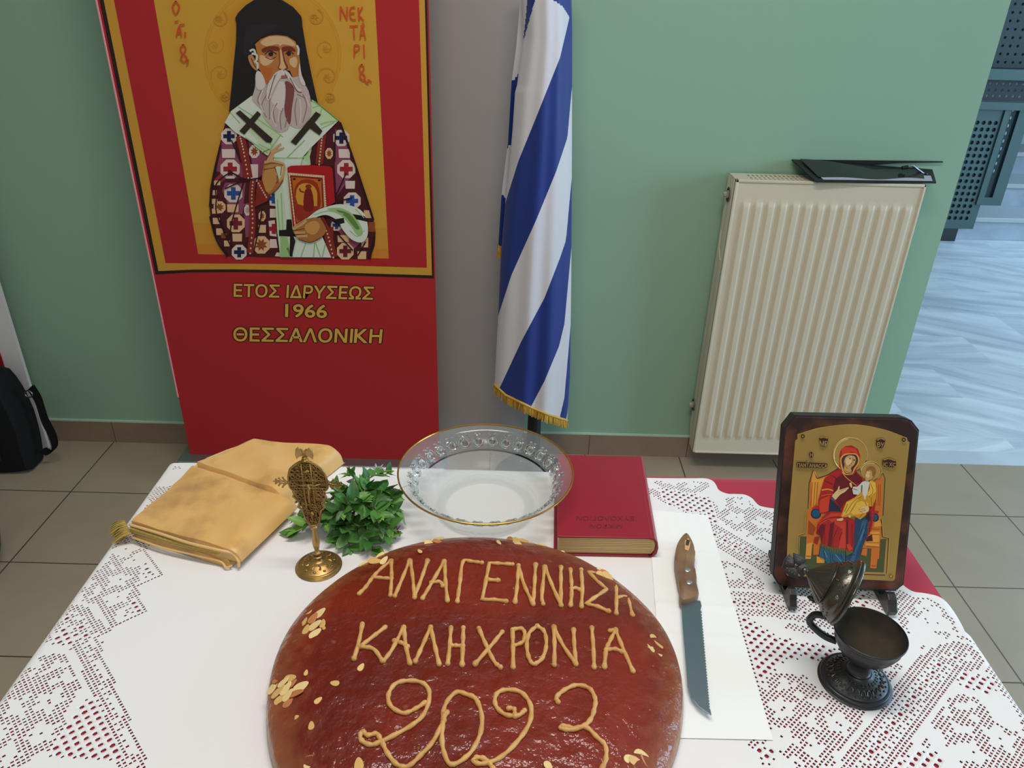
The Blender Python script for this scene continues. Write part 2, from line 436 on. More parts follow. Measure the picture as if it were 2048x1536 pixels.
# dark rubber doorstop by the free edge of the wall
b = MB(); A = pz(1772, 835, .0); B_ = pz(1806, 832, 0); 
T0 = pz(1787, 800, .02)
b.prism([(1.285, 2.32), (1.345, 2.43), (1.33, 2.60), (1.285, 2.62)], 0, .03, mat('black_rubber', (16, 19, 24), .6), .004)
b.build('door_wedge', label='small black rubber wedge on the marble by the wall edge', cat='door stop')
# ================================================================== roll-up banner behind the table
YB = 2.10
ban = thing('roll_up_banner', (-.633, YB, 0), 'red roll-up banner with a painted bearded cleric in black hat and gold lettering', 'banner')
M_bred = mat('banner_red', (170, 34, 38), .55, spec=.3)
bw = (-1.0405, -.2262)
MB().box((bw[0], YB, .06), (bw[1], YB+.0015, 2.02), M_bred).build('banner_sheet', ban)
MB().box((bw[0]-.002, YB-.004, .30), (bw[0]+.0012, YB-.0005, 2.02), mat('banner_edge', (226, 150, 152), .6)).build('curled_edge', ban, label='pale pink curled left edge')
b = MB(); M_alu = mat('brushed_aluminium', (150, 154, 152), .38, metal=.8)
b.box((bw[0]-.03, YB-.055, .015), (bw[1]+.02, YB+.075, .06), M_alu, .008)
b.box((bw[0]-.03, YB-.045, .06), (bw[1]+.02, YB+.065, .085), M_alu, .006)
b.build('cassette', ban)
for x in (-.95, -.32): MB().box((x-.03, YB-.12, 0), (x+.03, YB+.14, .015), M_black, .003).build('foot', ban)
MB().tube([(-.633, YB+.03, .06), (-.633, YB+.03, 2.03)], .011, M_alu).build('support_pole', ban)
MB().box((bw[0], YB-.006, 2.02), (bw[1], YB+.03, 2.045), M_alu, .004).build('top_clamp', ban)
P = Paint(lambda x, y: py(x, y, YB), (0, -1, 0), base=.0004)
G1 = (198, 142, 50); BK = (38, 26, 22); RD = (170, 34, 38)
def wx(x, z): return np.array([x, YB, z])
def pj(x, y): return py(x, y, YB)
# frame: black, ochre and red bands; lower edges follow the gentle sag of the sheet
def fr(bot, xl, xr, c):
    W = [pj(*p) for p in bot]
    for w, x in ((W[0], xl), (W[-1], xr)): w[0] = x
    P.world_poly([wx(xl, 1.93)] + W + [wx(xr, 1.93)], c)
fr([(313, 549), (375, 545), (471, 544), (608, 547), (744, 552.5), (866, 556.6)], -1.034, -.2300, BK)
fr([(316, 542), (385, 539), (471, 538.5), (539, 539.6), (642, 543), (744, 547), (861, 550.5)], -1.0235, -.2355, G1)
fr([(327, 526), (420, 527), (539, 528), (676, 530.5), (853, 535.5)], -.9985, -.2495, RD)
xl, xr = pj(396.5, 508)[0], pj(777.6, 517)[0]
P.world_poly([wx(xl, 1.75), pj(396.5, 508), pj(777.6, 517), wx(xr, 1.75)], (200, 146, 50))
P.world_poly([wx(xl, .86), pj(396.5, 508), pj(777.6, 517), wx(xr, .86)], (198, 136, 46))
P.world_poly([wx(xl, .80), pj(396.5, 508), pj(777.6, 517), wx(xr, .80)], (198, 124, 40))
A6 = lambda x, y: (400 + x/5.12, y/5.12)            # close-up of the upper half
A7 = lambda x, y: (400 + x/5.12, 240 + y/5.12)      # close-up of the lower half
# halo with scrolls
HC = (188, 126, 40)
P.ell((545, 112), 138, 142, (200, 140, 42), n=40)
for rr in (137, 132): P.line([(545+rr*math.cos(a), 112+rr*1.03*math.sin(a)) for a in np.linspace(-.4, 2*math.pi-.4, 50)], .9, HC, sm=0)
for (cx, cy, r) in ((150, 470, 100), (210, 760, 100), (1290, 500, 100), (1310, 790, 110), (200, 200, 90), (1180, 180, 90), (250, 990, 60), (1330, 1010, 60)):
    P.line([(cx+r*(1-.12*t)*math.cos(t*1.1+cx), cy+r*(1-.12*t)*math.sin(t*1.1+cx)) for t in np.linspace(0, 7, 24)], 12, HC, A6, sm=0)
    for t in range(6): P.line([(cx, cy), (cx+40*math.cos(t), cy+40*math.sin(t))], 8, HC, A6, sm=0)
# robe
MAR = (74, 24, 30); MAU = (138, 66, 92); WHT = (214, 190, 178); CRM = (218, 172, 130); BRD = (132, 40, 30)
robe = [(700, -110), (330, -60), (262, 30), (228, 150), (190, 320), (140, 520), (105, 700), (98, 860), (110, 1000), (150, 1150), (220, 1280), (290, 1390),
        (800, 1402), (1740, 1422), (1792, 1280), (1800, 1150), (1770, 980), (1700, 760), (1620, 560), (1560, 370), (1505, 150), (1430, 10), (1200, -150)]
P.poly(robe, MAR, A7)
for q in ([(240, 170), (200, 330), (170, 520), (440, 610), (450, 520), (340, 200)], [(260, 640), (230, 720), (330, 960), (440, 960), (470, 640)], [(500, 200), (560, 620), (640, 560), (700, 380)],
          [(1390, 90), (1380, 420), (1400, 780), (1560, 560), (1540, 380), (1480, 160)], [(1440, 1010), (1330, 1010), (1560, 1330), (1650, 1250)], [(450, 860), (470, 1200), (540, 1180), (520, 840)]):
    P.poly(q, MAU, A7)
for q in ([(150, 600), (250, 520), (310, 560), (170, 680)],): P.poly(q, (150, 50, 60), A7)
def octa(c, r, col, crs=None, star=None, rx=1.0):
    P.poly([(c[0]+rx*r*math.cos(math.pi/8+k*math.pi/4), c[1]+r*math.sin(math.pi/8+k*math.pi/4)) for k in range(8)], col, A7)
    if crs: P.cross(c, r*.66, r*.24, crs, A7, ratio=.95)
    if star: P.poly([(c[0]+rx*(r*.72 if k % 2 else r*.4)*math.cos(k*math.pi/8), c[1]+(r*.72 if k % 2 else r*.4)*math.sin(k*math.pi/8)) for k in range(16)], star, A7)
RC = (150, 34, 42); BC = (44, 74, 136); DB = (28, 32, 62); BR_ = (138, 70, 34)
for a in (((300, 165), 88, WHT, DB), ((312, 500), 106, WHT, RC), ((345, 748), 100, WHT, BC), ((370, 1055), 98, CRM, (112, 28, 36)), ((405, 1350), 82, WHT, DB),
          ((1450, 182), 90, WHT, DB), ((1500, 500), 100, WHT, RC), ((1560, 826), 94, WHT, BC), ((1490, 1340), 92, CRM, (100, 26, 34)), ((1400, 1075), 60, WHT, BC)):
    octa(*a)
octa((205, 890), 66, CRM, None, BR_); octa((630, 1275), 96, CRM, None, BR_); octa((560, 320), 72, WHT, None, BR_, .8); octa((1325, 340), 60, CRM, None, BR_, .7); octa((640, 980), 56, CRM, None, BR_, .7)
octa((490, 920), 60, WHT, None, (170, 150, 130), .6)
for (x, y, w, h, c) in ((296, 340, 70, 45, WHT), (340, 900, 60, 40, CRM), (385, 1200, 50, 40, CRM), (1480, 340, 60, 45, WHT), (1540, 660, 50, 40, WHT), (160, 930, 34, 26, CRM), (170, 1030, 36, 32, CRM), (205, 1140, 36, 34, CRM),
                        (155, 830, 30, 26, CRM), (150, 740, 28, 26, CRM), (560, 540, 40, 90, WHT), (640, 1110, 40, 40, CRM), (1660, 1380, 46, 40, CRM), (1720, 960, 40, 40, CRM), (1760, 1090, 34, 50, BR_), (280, 1260, 30, 30, CRM),
                        (250, 1180, 30, 26, BR_), (1470, 1210, 60, 36, CRM), (1330, 1150, 40, 60, BRD), (180, 640, 34, 24, CRM), (1690, 1250, 36, 50, CRM)):
    P.poly([(x-w, y-h), (x+w, y-h), (x+w*.95, y+h), (x-w*.9, y+h)], c, A7)
# column of motifs beside the stole
for (y, crs) in ((800, BC), (1110, RC)):
    P.poly([(705, y-80), (770, y-90), (790, y+80), (720, y+70)], WHT, A7); P.cross((760, y), 52, 22, crs, A7)
for y in (950, 1260): P.poly([(720, y-45), (785, y-45), (800, y+45), (720, y+45)], WHT, A7)
P.poly([(790, 1350), (830, 1355), (830, 1395), (770, 1390)], WHT, A7)
# gallooned borders with pearls
for L, w in (([(415, 160), (455, 330), (500, 590)], 90), ([(550, 600), (535, 800), (545, 1050), (520, 1360)], 62), ([(1265, 90), (1245, 260), (1225, 450)], 78), ([(1230, 1000), (1310, 1160), (1370, 1400)], 82)):
    P.line(L, w, BRD, A7)
    for p in cr(L, 6)[::1]: P.ell(p, 9, 11, (206, 176, 150), A7, n=6)
# dark fold lines
for L in ([(170, 760), (180, 640), (320, 540), (460, 605)], [(260, 700), (450, 620), (640, 585)], [(460, 610), (340, 1010), (310, 1200)], [(300, 510), (440, 600)], [(1400, 760), (1500, 540)], [(1410, 830), (1560, 790)],
          [(330, 200), (430, 430)], [(180, 760), (180, 960), (330, 1300)], [(1390, 120), (1385, 420)], [(560, 1330), (620, 1050), (640, 900)], [(1620, 1380), (1700, 1240)], [(1390, 1130), (1570, 1330)]):
    P.line(L, 13, (48, 16, 22), A7)
for L in ([(110, 880), (150, 560), (220, 250)], [(112, 980), (180, 1220), (290, 1390)], [(1780, 1020), (1690, 740), (1570, 380), (1440, 20)], [(1790, 1180), (1740, 1420)]): P.line(L, 22, (44, 16, 20), A7)
# black hat and veil
P.poly([(560, 0), (480, 50), (400, 130), (370, 180), (372, 210), (382, 235), (378, 420), (355, 640), (340, 800), (320, 1000), (305, 1145), (520, 980), (1000, 1000), (1215, 1062), (1150, 770), (1095, 500), (1055, 260),
        (1052, 200), (1040, 160), (960, 70), (850, 0), (770, -14), (650, -14)], (34, 26, 28), A6)
P.poly([(480, 260), (660, 240), (860, 250), (700, 330), (560, 430), (500, 560), (460, 560)], (42, 34, 38), A6)
# omophorion
OW = (208, 212, 194); OG = (150, 180, 118); OD = (96, 128, 66)
P.poly([(262, 1250), (330, 1130), (540, 975), (760, 1160), (960, 1290), (1160, 1020), (1225, 1065), (1425, 1228), (1150, 1500), (1050, 1610), (790, 1610), (690, 1585), (520, 1440), (370, 1350)], OW, A6)
P.poly([(690, 1585), (560, 1480), (600, 1440), (500, 1330), (640, 1170), (830, 1350), (800, 1450)], (190, 202, 166), A6)
P.poly([(1150, 1015), (1230, 1070), (1425, 1228), (1250, 1290), (1150, 1180)], (186, 206, 160), A6)
P.poly([(1070, 1610), (1150, 1520), (1130, 1600), (1140, 1680), (1060, 1680)], (176, 196, 152), A6)
for L in ([(400, 1090), (620, 1230), (860, 1400)], [(320, 1150), (420, 1260)], [(560, 1000), (700, 1190), (830, 1350)], [(470, 1400), (700, 1560)], [(610, 1470), (740, 1540)], [(580, 1330), (760, 1500)], [(720, 1530), (840, 1370)],
          [(1150, 1030), (1260, 1100), (1410, 1220)], [(1160, 1100), (1250, 1080), (1240, 1160)], [(1240, 1270), (1320, 1245), (1410, 1235)], [(1250, 1310), (1380, 1250)], [(760, 1610), (1050, 1612), (1150, 1500)], [(900, 1610), (1080, 1430)]):
    P.line(L, 12, OG, A6)
for L in ([(1180, 1030), (1300, 1130), (1420, 1230)], [(640, 1560), (720, 1520)]): P.line(L, 9, OD, A6)
# stole
P.poly([(760, 390), (1060, 390), (1150, 470), (1100, 900), (1180, 1230), (1350, 1400), (830, 1395), (800, 1150), (775, 800)], (192, 204, 172), A7)
P.poly([(880, 400), (1050, 400), (1040, 460), (905, 480), (940, 1010), (890, 1010), (850, 600)], OW, A7)
P.poly([(960, 1395), (1010, 1200), (1180, 1230), (1260, 1190), (1350, 1400)], OW, A7)
P.poly([(830, 1395), (830, 1180), (900, 1190), (950, 1395)], OG, A7)
for L in ([(840, 740), (850, 1000), (870, 1250), (950, 1390)], [(800, 800), (820, 1080), (860, 1390)], [(1090, 1250), (1040, 1395)], [(1190, 1250), (1240, 1395)], [(1180, 1250), (1170, 1395)], [(1060, 390), (1040, 455)], [(905, 480), (930, 800)], [(1290, 1260), (1260, 1395)]):
    P.line(L, 12, OG, A7)
for L in ([(900, 1300), (950, 1390)],): P.line(L, 22, OD, A7)
P.poly([(895, 1010), (945, 1010), (955, 1115), (1000, 1115), (1000, 1185), (965, 1185), (985, 1230), (950, 1390), (925, 1385), (930, 1185), (818, 1180), (815, 1120), (890, 1115)], (30, 22, 22), A7)
# beard
BE = (186, 166, 160); BL_ = (206, 190, 182); BD = (124, 66, 60)
P.poly([(590, 750), (570, 900), (545, 990), (560, 1040), (640, 1120), (660, 1190), (720, 1270), (820, 1350), (900, 1330), (930, 1280), (990, 1310), (1060, 1290), (1130, 1200), (1150, 1100), (1120, 930), (1060, 820), (1030, 700), (960, 780), (850, 800), (740, 800), (690, 860), (640, 740)], BE, A6, sm=3)
P.poly([(880, 830), (950, 860), (975, 930), (950, 1100), (930, 1270), (880, 1180), (870, 1000)], BD, A6, sm=3)
P.poly([(830, 830), (880, 860), (880, 1010), (850, 1130), (760, 1060), (740, 1010), (790, 900)], BL_, A6, sm=3)
for L in ([(700, 860), (690, 960), (640, 1080), (690, 1200)], [(740, 900), (720, 1080), (720, 1220)], [(800, 1050), (760, 1130), (780, 1260)], [(860, 1100), (830, 1200), (840, 1320)], [(1000, 1000), (980, 1120), (1000, 1280)], [(1060, 960), (1100, 1080), (1060, 1250)], [(620, 960), (600, 1030), (660, 1120)],
          [(900, 1200), (880, 1300)], [(1000, 960), (1110, 1010)], [(650, 760), (660, 850), (620, 960)]):
    P.line(L, 9, (140, 112, 108), A6)
for L in ([(660, 900), (620, 1020), (660, 1150)], [(770, 1080), (740, 1180), (790, 1290)], [(1030, 1010), (1040, 1150), (1030, 1260)], [(820, 1130), (810, 1240)], [(1090, 980), (1130, 1090)], [(590, 800), (610, 900)]):
    P.line(L, 12, BL_, A6)
# face
SK = (176, 110, 54); SKL = (206, 164, 118); SKD = (112, 48, 28)
P.poly([(600, 560), (575, 450), (630, 400), (720, 362), (800, 355), (900, 368), (985, 420), (1020, 520), (1035, 640), (1025, 770), (960, 790), (930, 720), (850, 712), (780, 745), (735, 800), (690, 862), (650, 760), (610, 690)], SK, A6)
P.poly([(630, 430), (720, 372), (880, 376), (970, 430), (980, 470), (860, 450), (830, 470), (800, 450), (690, 470)], SKL, A6, sm=3)
P.poly([(625, 560), (690, 580), (760, 600), (740, 640), (680, 670), (630, 640)], SKL, A6, sm=3)
P.poly([(930, 600), (990, 580), (1005, 640), (980, 690), (930, 650)], SKL, A6, sm=3)
P.poly([(620, 650), (700, 690), (760, 700), (690, 850), (650, 760)], (178, 96, 40), A6, sm=2)
P.poly([(640, 500), (720, 470), (810, 475), (820, 520), (720, 515), (660, 540)], SKD, A6, sm=2)
P.poly([(850, 480), (930, 470), (980, 500), (985, 530), (920, 515), (860, 530)], SKD, A6, sm=2)
P.poly([(680, 550), (730, 522), (790, 550), (740, 572)], (158, 120, 84), A6, sm=2); P.ell((735, 550), 26, 24, (44, 24, 20), A6, n=10)
P.poly([(890, 548), (925, 525), (965, 552), (925, 570)], (150, 112, 78), A6, sm=2); P.ell((920, 548), 23, 23, (44, 24, 20), A6, n=10)
P.line([(675, 552), (730, 518), (795, 552)], 11, (58, 24, 18), A6); P.line([(885, 550), (925, 520), (970, 552)], 11, (58, 24, 18), A6)
P.line([(680, 580), (740, 604), (790, 575)], 8, SKD, A6)
P.poly([(830, 500), (850, 510), (865, 620), (890, 690), (860, 715), (820, 690), (835, 640)], SKL, A6)
P.line([(850, 500), (875, 620), (905, 690), (870, 714)], 14, SKD, A6); P.line([(818, 520), (826, 640), (812, 690), (840, 712)], 6, SKD, A6)
P.poly([(505, 570), (545, 560), (590, 640), (600, 720), (550, 690), (515, 630)], (178, 122, 76), A6, sm=3); P.line([(535, 590), (560, 650), (590, 700)], 10, SKD, A6)
for L in ([(520, 520), (560, 505), (580, 550)], [(540, 545), (590, 560), (590, 620)], [(570, 620), (600, 650), (600, 700)], [(1000, 460), (1018, 500), (1015, 560)]): P.line(L, 22, (200, 190, 180), A6)
P.poly([(580, 760), (610, 720), (660, 780), (680, 870), (630, 920), (585, 880)], BL_, A6, sm=3)
P.poly([(1030, 640), (1050, 760), (1090, 860), (1050, 860), (1020, 760)], BL_, A6, sm=3)
# moustache and mouth
P.poly([(860, 712), (790, 735), (740, 800), (700, 880), (690, 1000), (720, 1020), (770, 900), (830, 800), (880, 770)], BL_, A6, sm=3)
P.poly([(870, 712), (920, 740), (960, 800), (1010, 860), (1050, 930), (1000, 920), (940, 840), (900, 780)], BL_, A6, sm=3)
P.poly([(840, 770), (905, 768), (890, 796), (850, 796)], (158, 92, 82), A6, sm=2)
P.line([(780, 760), (750, 860), (710, 1010)], 9, BD, A6); P.line([(930, 790), (1000, 920), (1050, 940)], 9, BD, A6)
for L in ([(800, 745), (760, 830)], [(960, 810), (1030, 900)]): P.line(L, 6, (150, 126, 120), A6)
# crosses on the shoulders
def cr4(pts, z): 
    for q in pts: P.poly(q, (52, 38, 30), z)
cr4([[(378, 1152), (420, 1122), (755, 1415), (735, 1455), (690, 1450)], [(600, 1130), (636, 1165), (465, 1372), (415, 1335)]], A6)
cr4([[(1196, 1136), (1248, 1168), (990, 1480), (938, 1445)], [(1150, 1210), (1262, 1335), (1232, 1378), (1110, 1290)]], A6)
# right hand blessing
HS = (164, 106, 52); HL = (196, 150, 100)
P.poly([(690, 395), (730, 310), (830, 230), (848, 238), (780, 300), (868, 270), (872, 285), (770, 330), (755, 410), (700, 420)], HL, A7)
P.poly([(640, 640), (650, 520), (670, 420), (760, 405), (870, 440), (885, 470), (860, 620), (800, 700), (720, 755), (660, 700)], HS, A7)
P.poly([(650, 640), (670, 520), (760, 470), (790, 620), (720, 730), (665, 690)], (186, 130, 70), A7, sm=3)
P.poly([(780, 480), (862, 455), (860, 560), (815, 600)], (192, 204, 172), A7, sm=2)
P.line([(670, 425), (760, 412), (872, 450)], 26, HL, A7); P.line([(672, 480), (760, 455), (860, 460)], 22, (180, 128, 80), A7); P.line([(872, 455), (860, 560), (815, 620)], 26, HL, A7)
for L in ([(668, 450), (760, 432), (865, 455)], [(660, 500), (780, 480)], [(690, 400), (735, 320)], [(780, 480), (812, 600), (790, 640)], [(845, 470), (835, 560)], [(650, 690), (720, 755), (800, 700), (862, 610)]): P.line(L, 7, SKD, A7)
P.poly([(570, 880), (600, 600), (650, 610), (690, 745), (735, 760), (700, 820)], (128, 36, 28), A7)
for p in cr([(610, 640), (650, 710), (690, 780)], 3): P.ell(p, 9, 11, (206, 176, 150), A7, n=6)
# red book with embossed cover
P.poly([(905, 480), (940, 460), (1160, 452), (1330, 465), (1365, 490), (1390, 830), (1290, 900), (1150, 980), (960, 1080)], (168, 22, 30), A7)
P.poly([(912, 530), (1282, 560), (1300, 890), (1180, 960), (980, 1085)], (200, 170, 120), A7)
P.poly([(930, 555), (1265, 582), (1280, 890), (1180, 945), (990, 1060)], (134, 30, 22), A7)
P.poly([(950, 575), (1250, 600), (1262, 880), (1170, 930), (1000, 1040)], (186, 96, 30), A7)
P.poly([(985, 880), (975, 700), (1040, 610), (1130, 600), (1210, 640), (1240, 760), (1240, 880), (1150, 960), (1010, 1020)], (150, 44, 24), A7, sm=2)
P.poly([(1010, 850), (1000, 700), (1060, 640), (1150, 650), (1205, 720), (1210, 870)], (204, 140, 44), A7, sm=2)
P.poly([(1070, 900), (1075, 750), (1100, 690), (1140, 690), (1165, 760), (1175, 900), (1120, 930)], (120, 24, 22), A7, sm=2)
P.ell((1120, 672), 32, 24, (130, 44, 24), A7, n=10); P.line([(1075, 730), (1040, 720), (1030, 690)], 16, (130, 34, 22), A7); P.line([(1220, 690), (1215, 860)], 12, (130, 44, 24), A7)
for (x, y) in ((975, 595), (1230, 608)): P.ell((x, y), 16, 12, (50, 26, 20), A7, n=8)
for p in cr([(922, 545), (1275, 572)], 14): P.ell(p, 8, 8, (222, 196, 170), A7, n=6)
for p in cr([(928, 560), (985, 1075)], 16): P.ell(p, 8, 8, (222, 196, 170), A7, n=6)
for p in cr([(1275, 590), (1300, 890)], 12): P.ell(p, 8, 8, (222, 196, 170), A7, n=6)
# veil over the left arm and left hand
P.poly([(1110, 1000), (1200, 920), (1300, 880), (1440, 850), (1600, 880), (1690, 950), (1725, 1060), (1720, 1180), (1660, 1240), (1560, 1210), (1470, 1110), (1420, 1020), (1300, 960), (1180, 990)], OW, A7, sm=4)
P.poly([(1310, 900), (1450, 890), (1580, 960), (1660, 1080), (1670, 1160), (1620, 1170), (1540, 1060), (1440, 960)], OG, A7, sm=4)
P.poly([(1400, 910), (1540, 950), (1640, 1090), (1600, 1100), (1500, 980)], OD, A7, sm=4)
P.poly([(1340, 1010), (1480, 990), (1490, 1040), (1420, 1062)], (30, 22, 20), A7); P.poly([(1570, 950), (1690, 970), (1725, 1010), (1720, 1030), (1610, 1005)], (30, 22, 20), A7)
for L in ([(1180, 960), (1320, 920), (1480, 950)], [(1540, 1120), (1620, 1180), (1690, 1120)], [(1600, 900), (1690, 990)]): P.line(L, 9, OG, A7)
P.poly([(965, 1100), (1090, 1010), (1200, 985), (1260, 1020), (1300, 1120), (1240, 1200), (1140, 1240), (1020, 1200)], HS, A7, sm=3)
P.poly([(1090, 1060), (1190, 1020), (1240, 1080), (1180, 1160), (1100, 1130)], (196, 138, 74), A7, sm=3)
for L in ([(968, 1105), (1060, 1050), (1100, 1015)], [(980, 1140), (1090, 1140)], [(1000, 1180), (1110, 1170)]): P.line(L, 24, HL, A7)
for L in ([(970, 1120), (1080, 1100)], [(985, 1160), (1100, 1155)], [(1020, 1205), (1140, 1240), (1250, 1190)]): P.line(L, 8, SKD, A7)
P.mb.build('printed_picture', ban)
# lettering of the picture (brush strokes) and of the lower part
P2 = Paint(lambda x, y: py(x, y, YB), (0, -1, 0), base=.0042); RL = (198, 74, 34)
def strokes(S, w, c, z): 
    for L in S: P2.line(L, w, c, z, sm=3)
strokes([[(1440, 200), (1442, 65)], [(1442, 65), (1505, 200)], [(1505, 205), (1510, 70)], [(1590, 70), (1550, 80), (1535, 140), (1555, 195), (1600, 200)], [(1538, 135), (1585, 132)], [(1625, 75), (1632, 212)], [(1668, 70), (1632, 145), (1680, 212)],
         [(1535, 268), (1620, 262)], [(1575, 268), (1582, 400)], [(1640, 400), (1665, 275), (1697, 402)], [(1645, 268), (1690, 262)], [(1648, 350), (1690, 350)], [(1660, 238), (1685, 246)],
         [(1582, 585), (1585, 460)], [(1585, 460), (1625, 462), (1632, 500), (1588, 530)], [(1680, 455), (1685, 590)],
         [(1660, 655), (1635, 690), (1650, 740), (1682, 700), (1660, 655)], [(1650, 740), (1640, 790), (1680, 820), (1690, 780), (1660, 745)], [(1685, 815), (1720, 855), (1725, 815), (1760, 840)]], 15, RL, A6)
P2.mb.build('picture_lettering', ban, label='thin red brush lettering right of the halo'); P2.mb = MB()
AZ = lambda x, y: (200 + x/2.9257, y/2.9257)
strokes([[(447, 5), (428, 40), (447, 82), (468, 40), (447, 5)], [(450, 215), (468, 150), (480, 215)], [(455, 192), (478, 192)], [(440, 128), (462, 122)], [(468, 145), (500, 142)], [(502, 185), (502, 218)],
         [(490, 258), (474, 285), (488, 315), (506, 285), (490, 258)], [(488, 315), (476, 345), (500, 362), (512, 338), (494, 318)], [(505, 355), (520, 350), (512, 382)]], 9, RL, AZ)
P2.mb.build('picture_lettering', ban, label='thin red brush lettering left of the halo')
M_tg = mat('banner_gold_letter', (214, 160, 62), .5); M_tb = mat('banner_dark_outline', (52, 22, 20), .5)
for txt, bl, br, tl, off in (('ΕΤΟΣ ΙΔΡΥΣΕΩΣ', (468, 593), (745, 599), (468.5, 567.5), .030), ('1966', (571, 633.5), (653, 635.5), (571.5, 608), .030), ('ΘΕΣΣΑΛΟΝΙΚΗ', (467.5, 682), (762, 686), (467.5, 654.5), .030)):
    b = MB(); W = [pj(*q) for q in (bl, br, tl)]
    _V, _ = text_geo(txt); ref = (_V[:, 0].min(), _V[:, 0].max(), _V[:, 1].min(), _V[:, 1].max())
    text_quad(b, txt, *W, (0, -1, 0), .0005, M_tb, off=.072, ref=ref)
    text_quad(b, txt, *W, (0, -1, 0), .0009, M_tg, off=.018, ref=ref)
    b.build('gold_lettering', ban, label='gold lettering with dark outline')

# ================================================================== flag
flg = thing('flag', (.09, 2.2, 0), 'blue and white striped flag with gold fringe hanging from its pole', 'flag')
L_left = [(-60, 1049), (0, 1045), (80, 1046), (170, 1034), (185, 1030), (260, 1025), (330, 1019), (401, 1011), (480, 1004), (525, 1001), (630, 996.5), (700, 992.5), (768, 989)]
L_right = [(-60, 1142), (0, 1143), (60, 1144.5), (300, 1144), (560, 1142.5), (750, 1140), (838, 1134.5)]
bnd = [[(1003, 440), (1012, 401), (1037, 321), (1072, 235), (1120, 115), (1139, 34), (1146, 10)],
       [(985, 665), (997, 630), (1023, 550), (1072, 441), (1112, 344), (1135, 275), (1143, 183), (1150, 140)],
       [(980, 815), (1003, 768), (1043, 682), (1089, 596), (1120, 516), (1132, 481), (1143, 361), (1150, 330)],
       [(1020, 890), (1045, 850), (1063, 811), (1089, 762), (1118, 693), (1129, 647), (1143, 493), (1150, 470)],
       [(1090, 940), (1110, 865), (1120, 834), (1129, 796), (1143, 630), (1150, 610)],
       [(1124, 900), (1132, 840), (1143, 770), (1150, 700)]]
def itp(L, k):  # piecewise linear lookup with end extrapolation
    L = sorted(L)
    for i in range(len(L)-1):
        if k <= L[i+1][0] or i == len(L)-2:
            return L[i][1] + (L[i+1][1]-L[i][1])*(k-L[i][0])/(L[i+1][0]-L[i][0])
def is_s(x, y):
    ys = [itp(B, x) for B in bnd]
    if x < 1003: ys[0] = max(ys[0], 440)
    s = -1.0
    ext = [ys[0]-150] + ys + [ys[-1]+200]
    for i in range(len(ext)-1):
        if y < ext[i+1] or i == len(ext)-2:
            return max(i + (y-ext[i])/(max(ext[i+1]-ext[i], 1e-3)), -.9)
    return s
def flag_mat():
    m = bpy.data.materials.new('striped_satin'); m.use_nodes = True; nt = m.node_tree; b = nt.nodes['Principled BSDF']
    at = nt.nodes.new('ShaderNodeAttribute'); at.attribute_name = 'stripe'
    fl = nt.nodes.new('ShaderNodeMath'); fl.operation = 'FLOORED_MODULO'; fl.inputs[1].default_value = 2
    nt.links.new(at.outputs['Fac'], fl.inputs[0])
    gt = nt.nodes.new('ShaderNodeMath'); gt.operation = 'GREATER_THAN'; gt.inputs[1].default_value = 1.0
    nt.links.new(fl.outputs[0], gt.inputs[0])
    mx = nt.nodes.new('ShaderNodeMixRGB'); mx.inputs[1].default_value = s2l((214, 208, 212)); mx.inputs[2].default_value = s2l((16, 44, 122))
    nt.links.new(gt.outputs[0], mx.inputs[0]); nt.links.new(mx.outputs[0], b.inputs['Base Color'])
    b.inputs['Roughness'].default_value = .55; b.inputs['Sheen Weight'].default_value = .15
    return m
M_flag = flag_mat()
cv = MB(); sv = []
NU, NV = 70, 220
def fbot(u): return itp([(0, 768), (.15, 789), (.5, 814), (.75, 829), (1, 840)], u)
rows = []
for j in range(NV):
    v = j/(NV-1)
    for i in range(NU):
        u = i/(NU-1)
        y = -60 + (fbot(u)+60)*v
        x = itp(L_left, min(y, 770)) * (1-u) + itp(L_right, y) * u
        # cylinder-like body, softly pleated along the hang
        Y = 2.165 - .060*math.sin(math.pi*min(max(u, 0), 1))**.7 + .004*math.sin(7*u*math.pi + 2.2*v) * (.4+.6*v) + .003*math.sin(17*u + 5*v)*v
        p = py(x, y, Y); rows.append(p)
        s = is_s(x, y)
        # upper corner pieces of the canton and the left wedge
        if y < itp([(1100, -14), (1106, 0), (1125, 12), (1138, 32), (1146, 50)], x) and x > 1100: s = 1.5
        elif s < 1:
            tl = itp([(-60, 1078), (0, 1070), (85, 1046)], y); t0 = itp([(-60, 1060), (0, 1055), (85, 1046)], y)
            if y < 86 and x < tl: s = 1.5 if x > t0 else .5
            else: s = .5 if s < .5 else s
        sv.append(s)
fs = [(j*NU+i, j*NU+i+1, (j+1)*NU+i+1, (j+1)*NU+i) for j in range(NV-1) for i in range(NU-1)]
cv.add(rows, fs, M_flag)
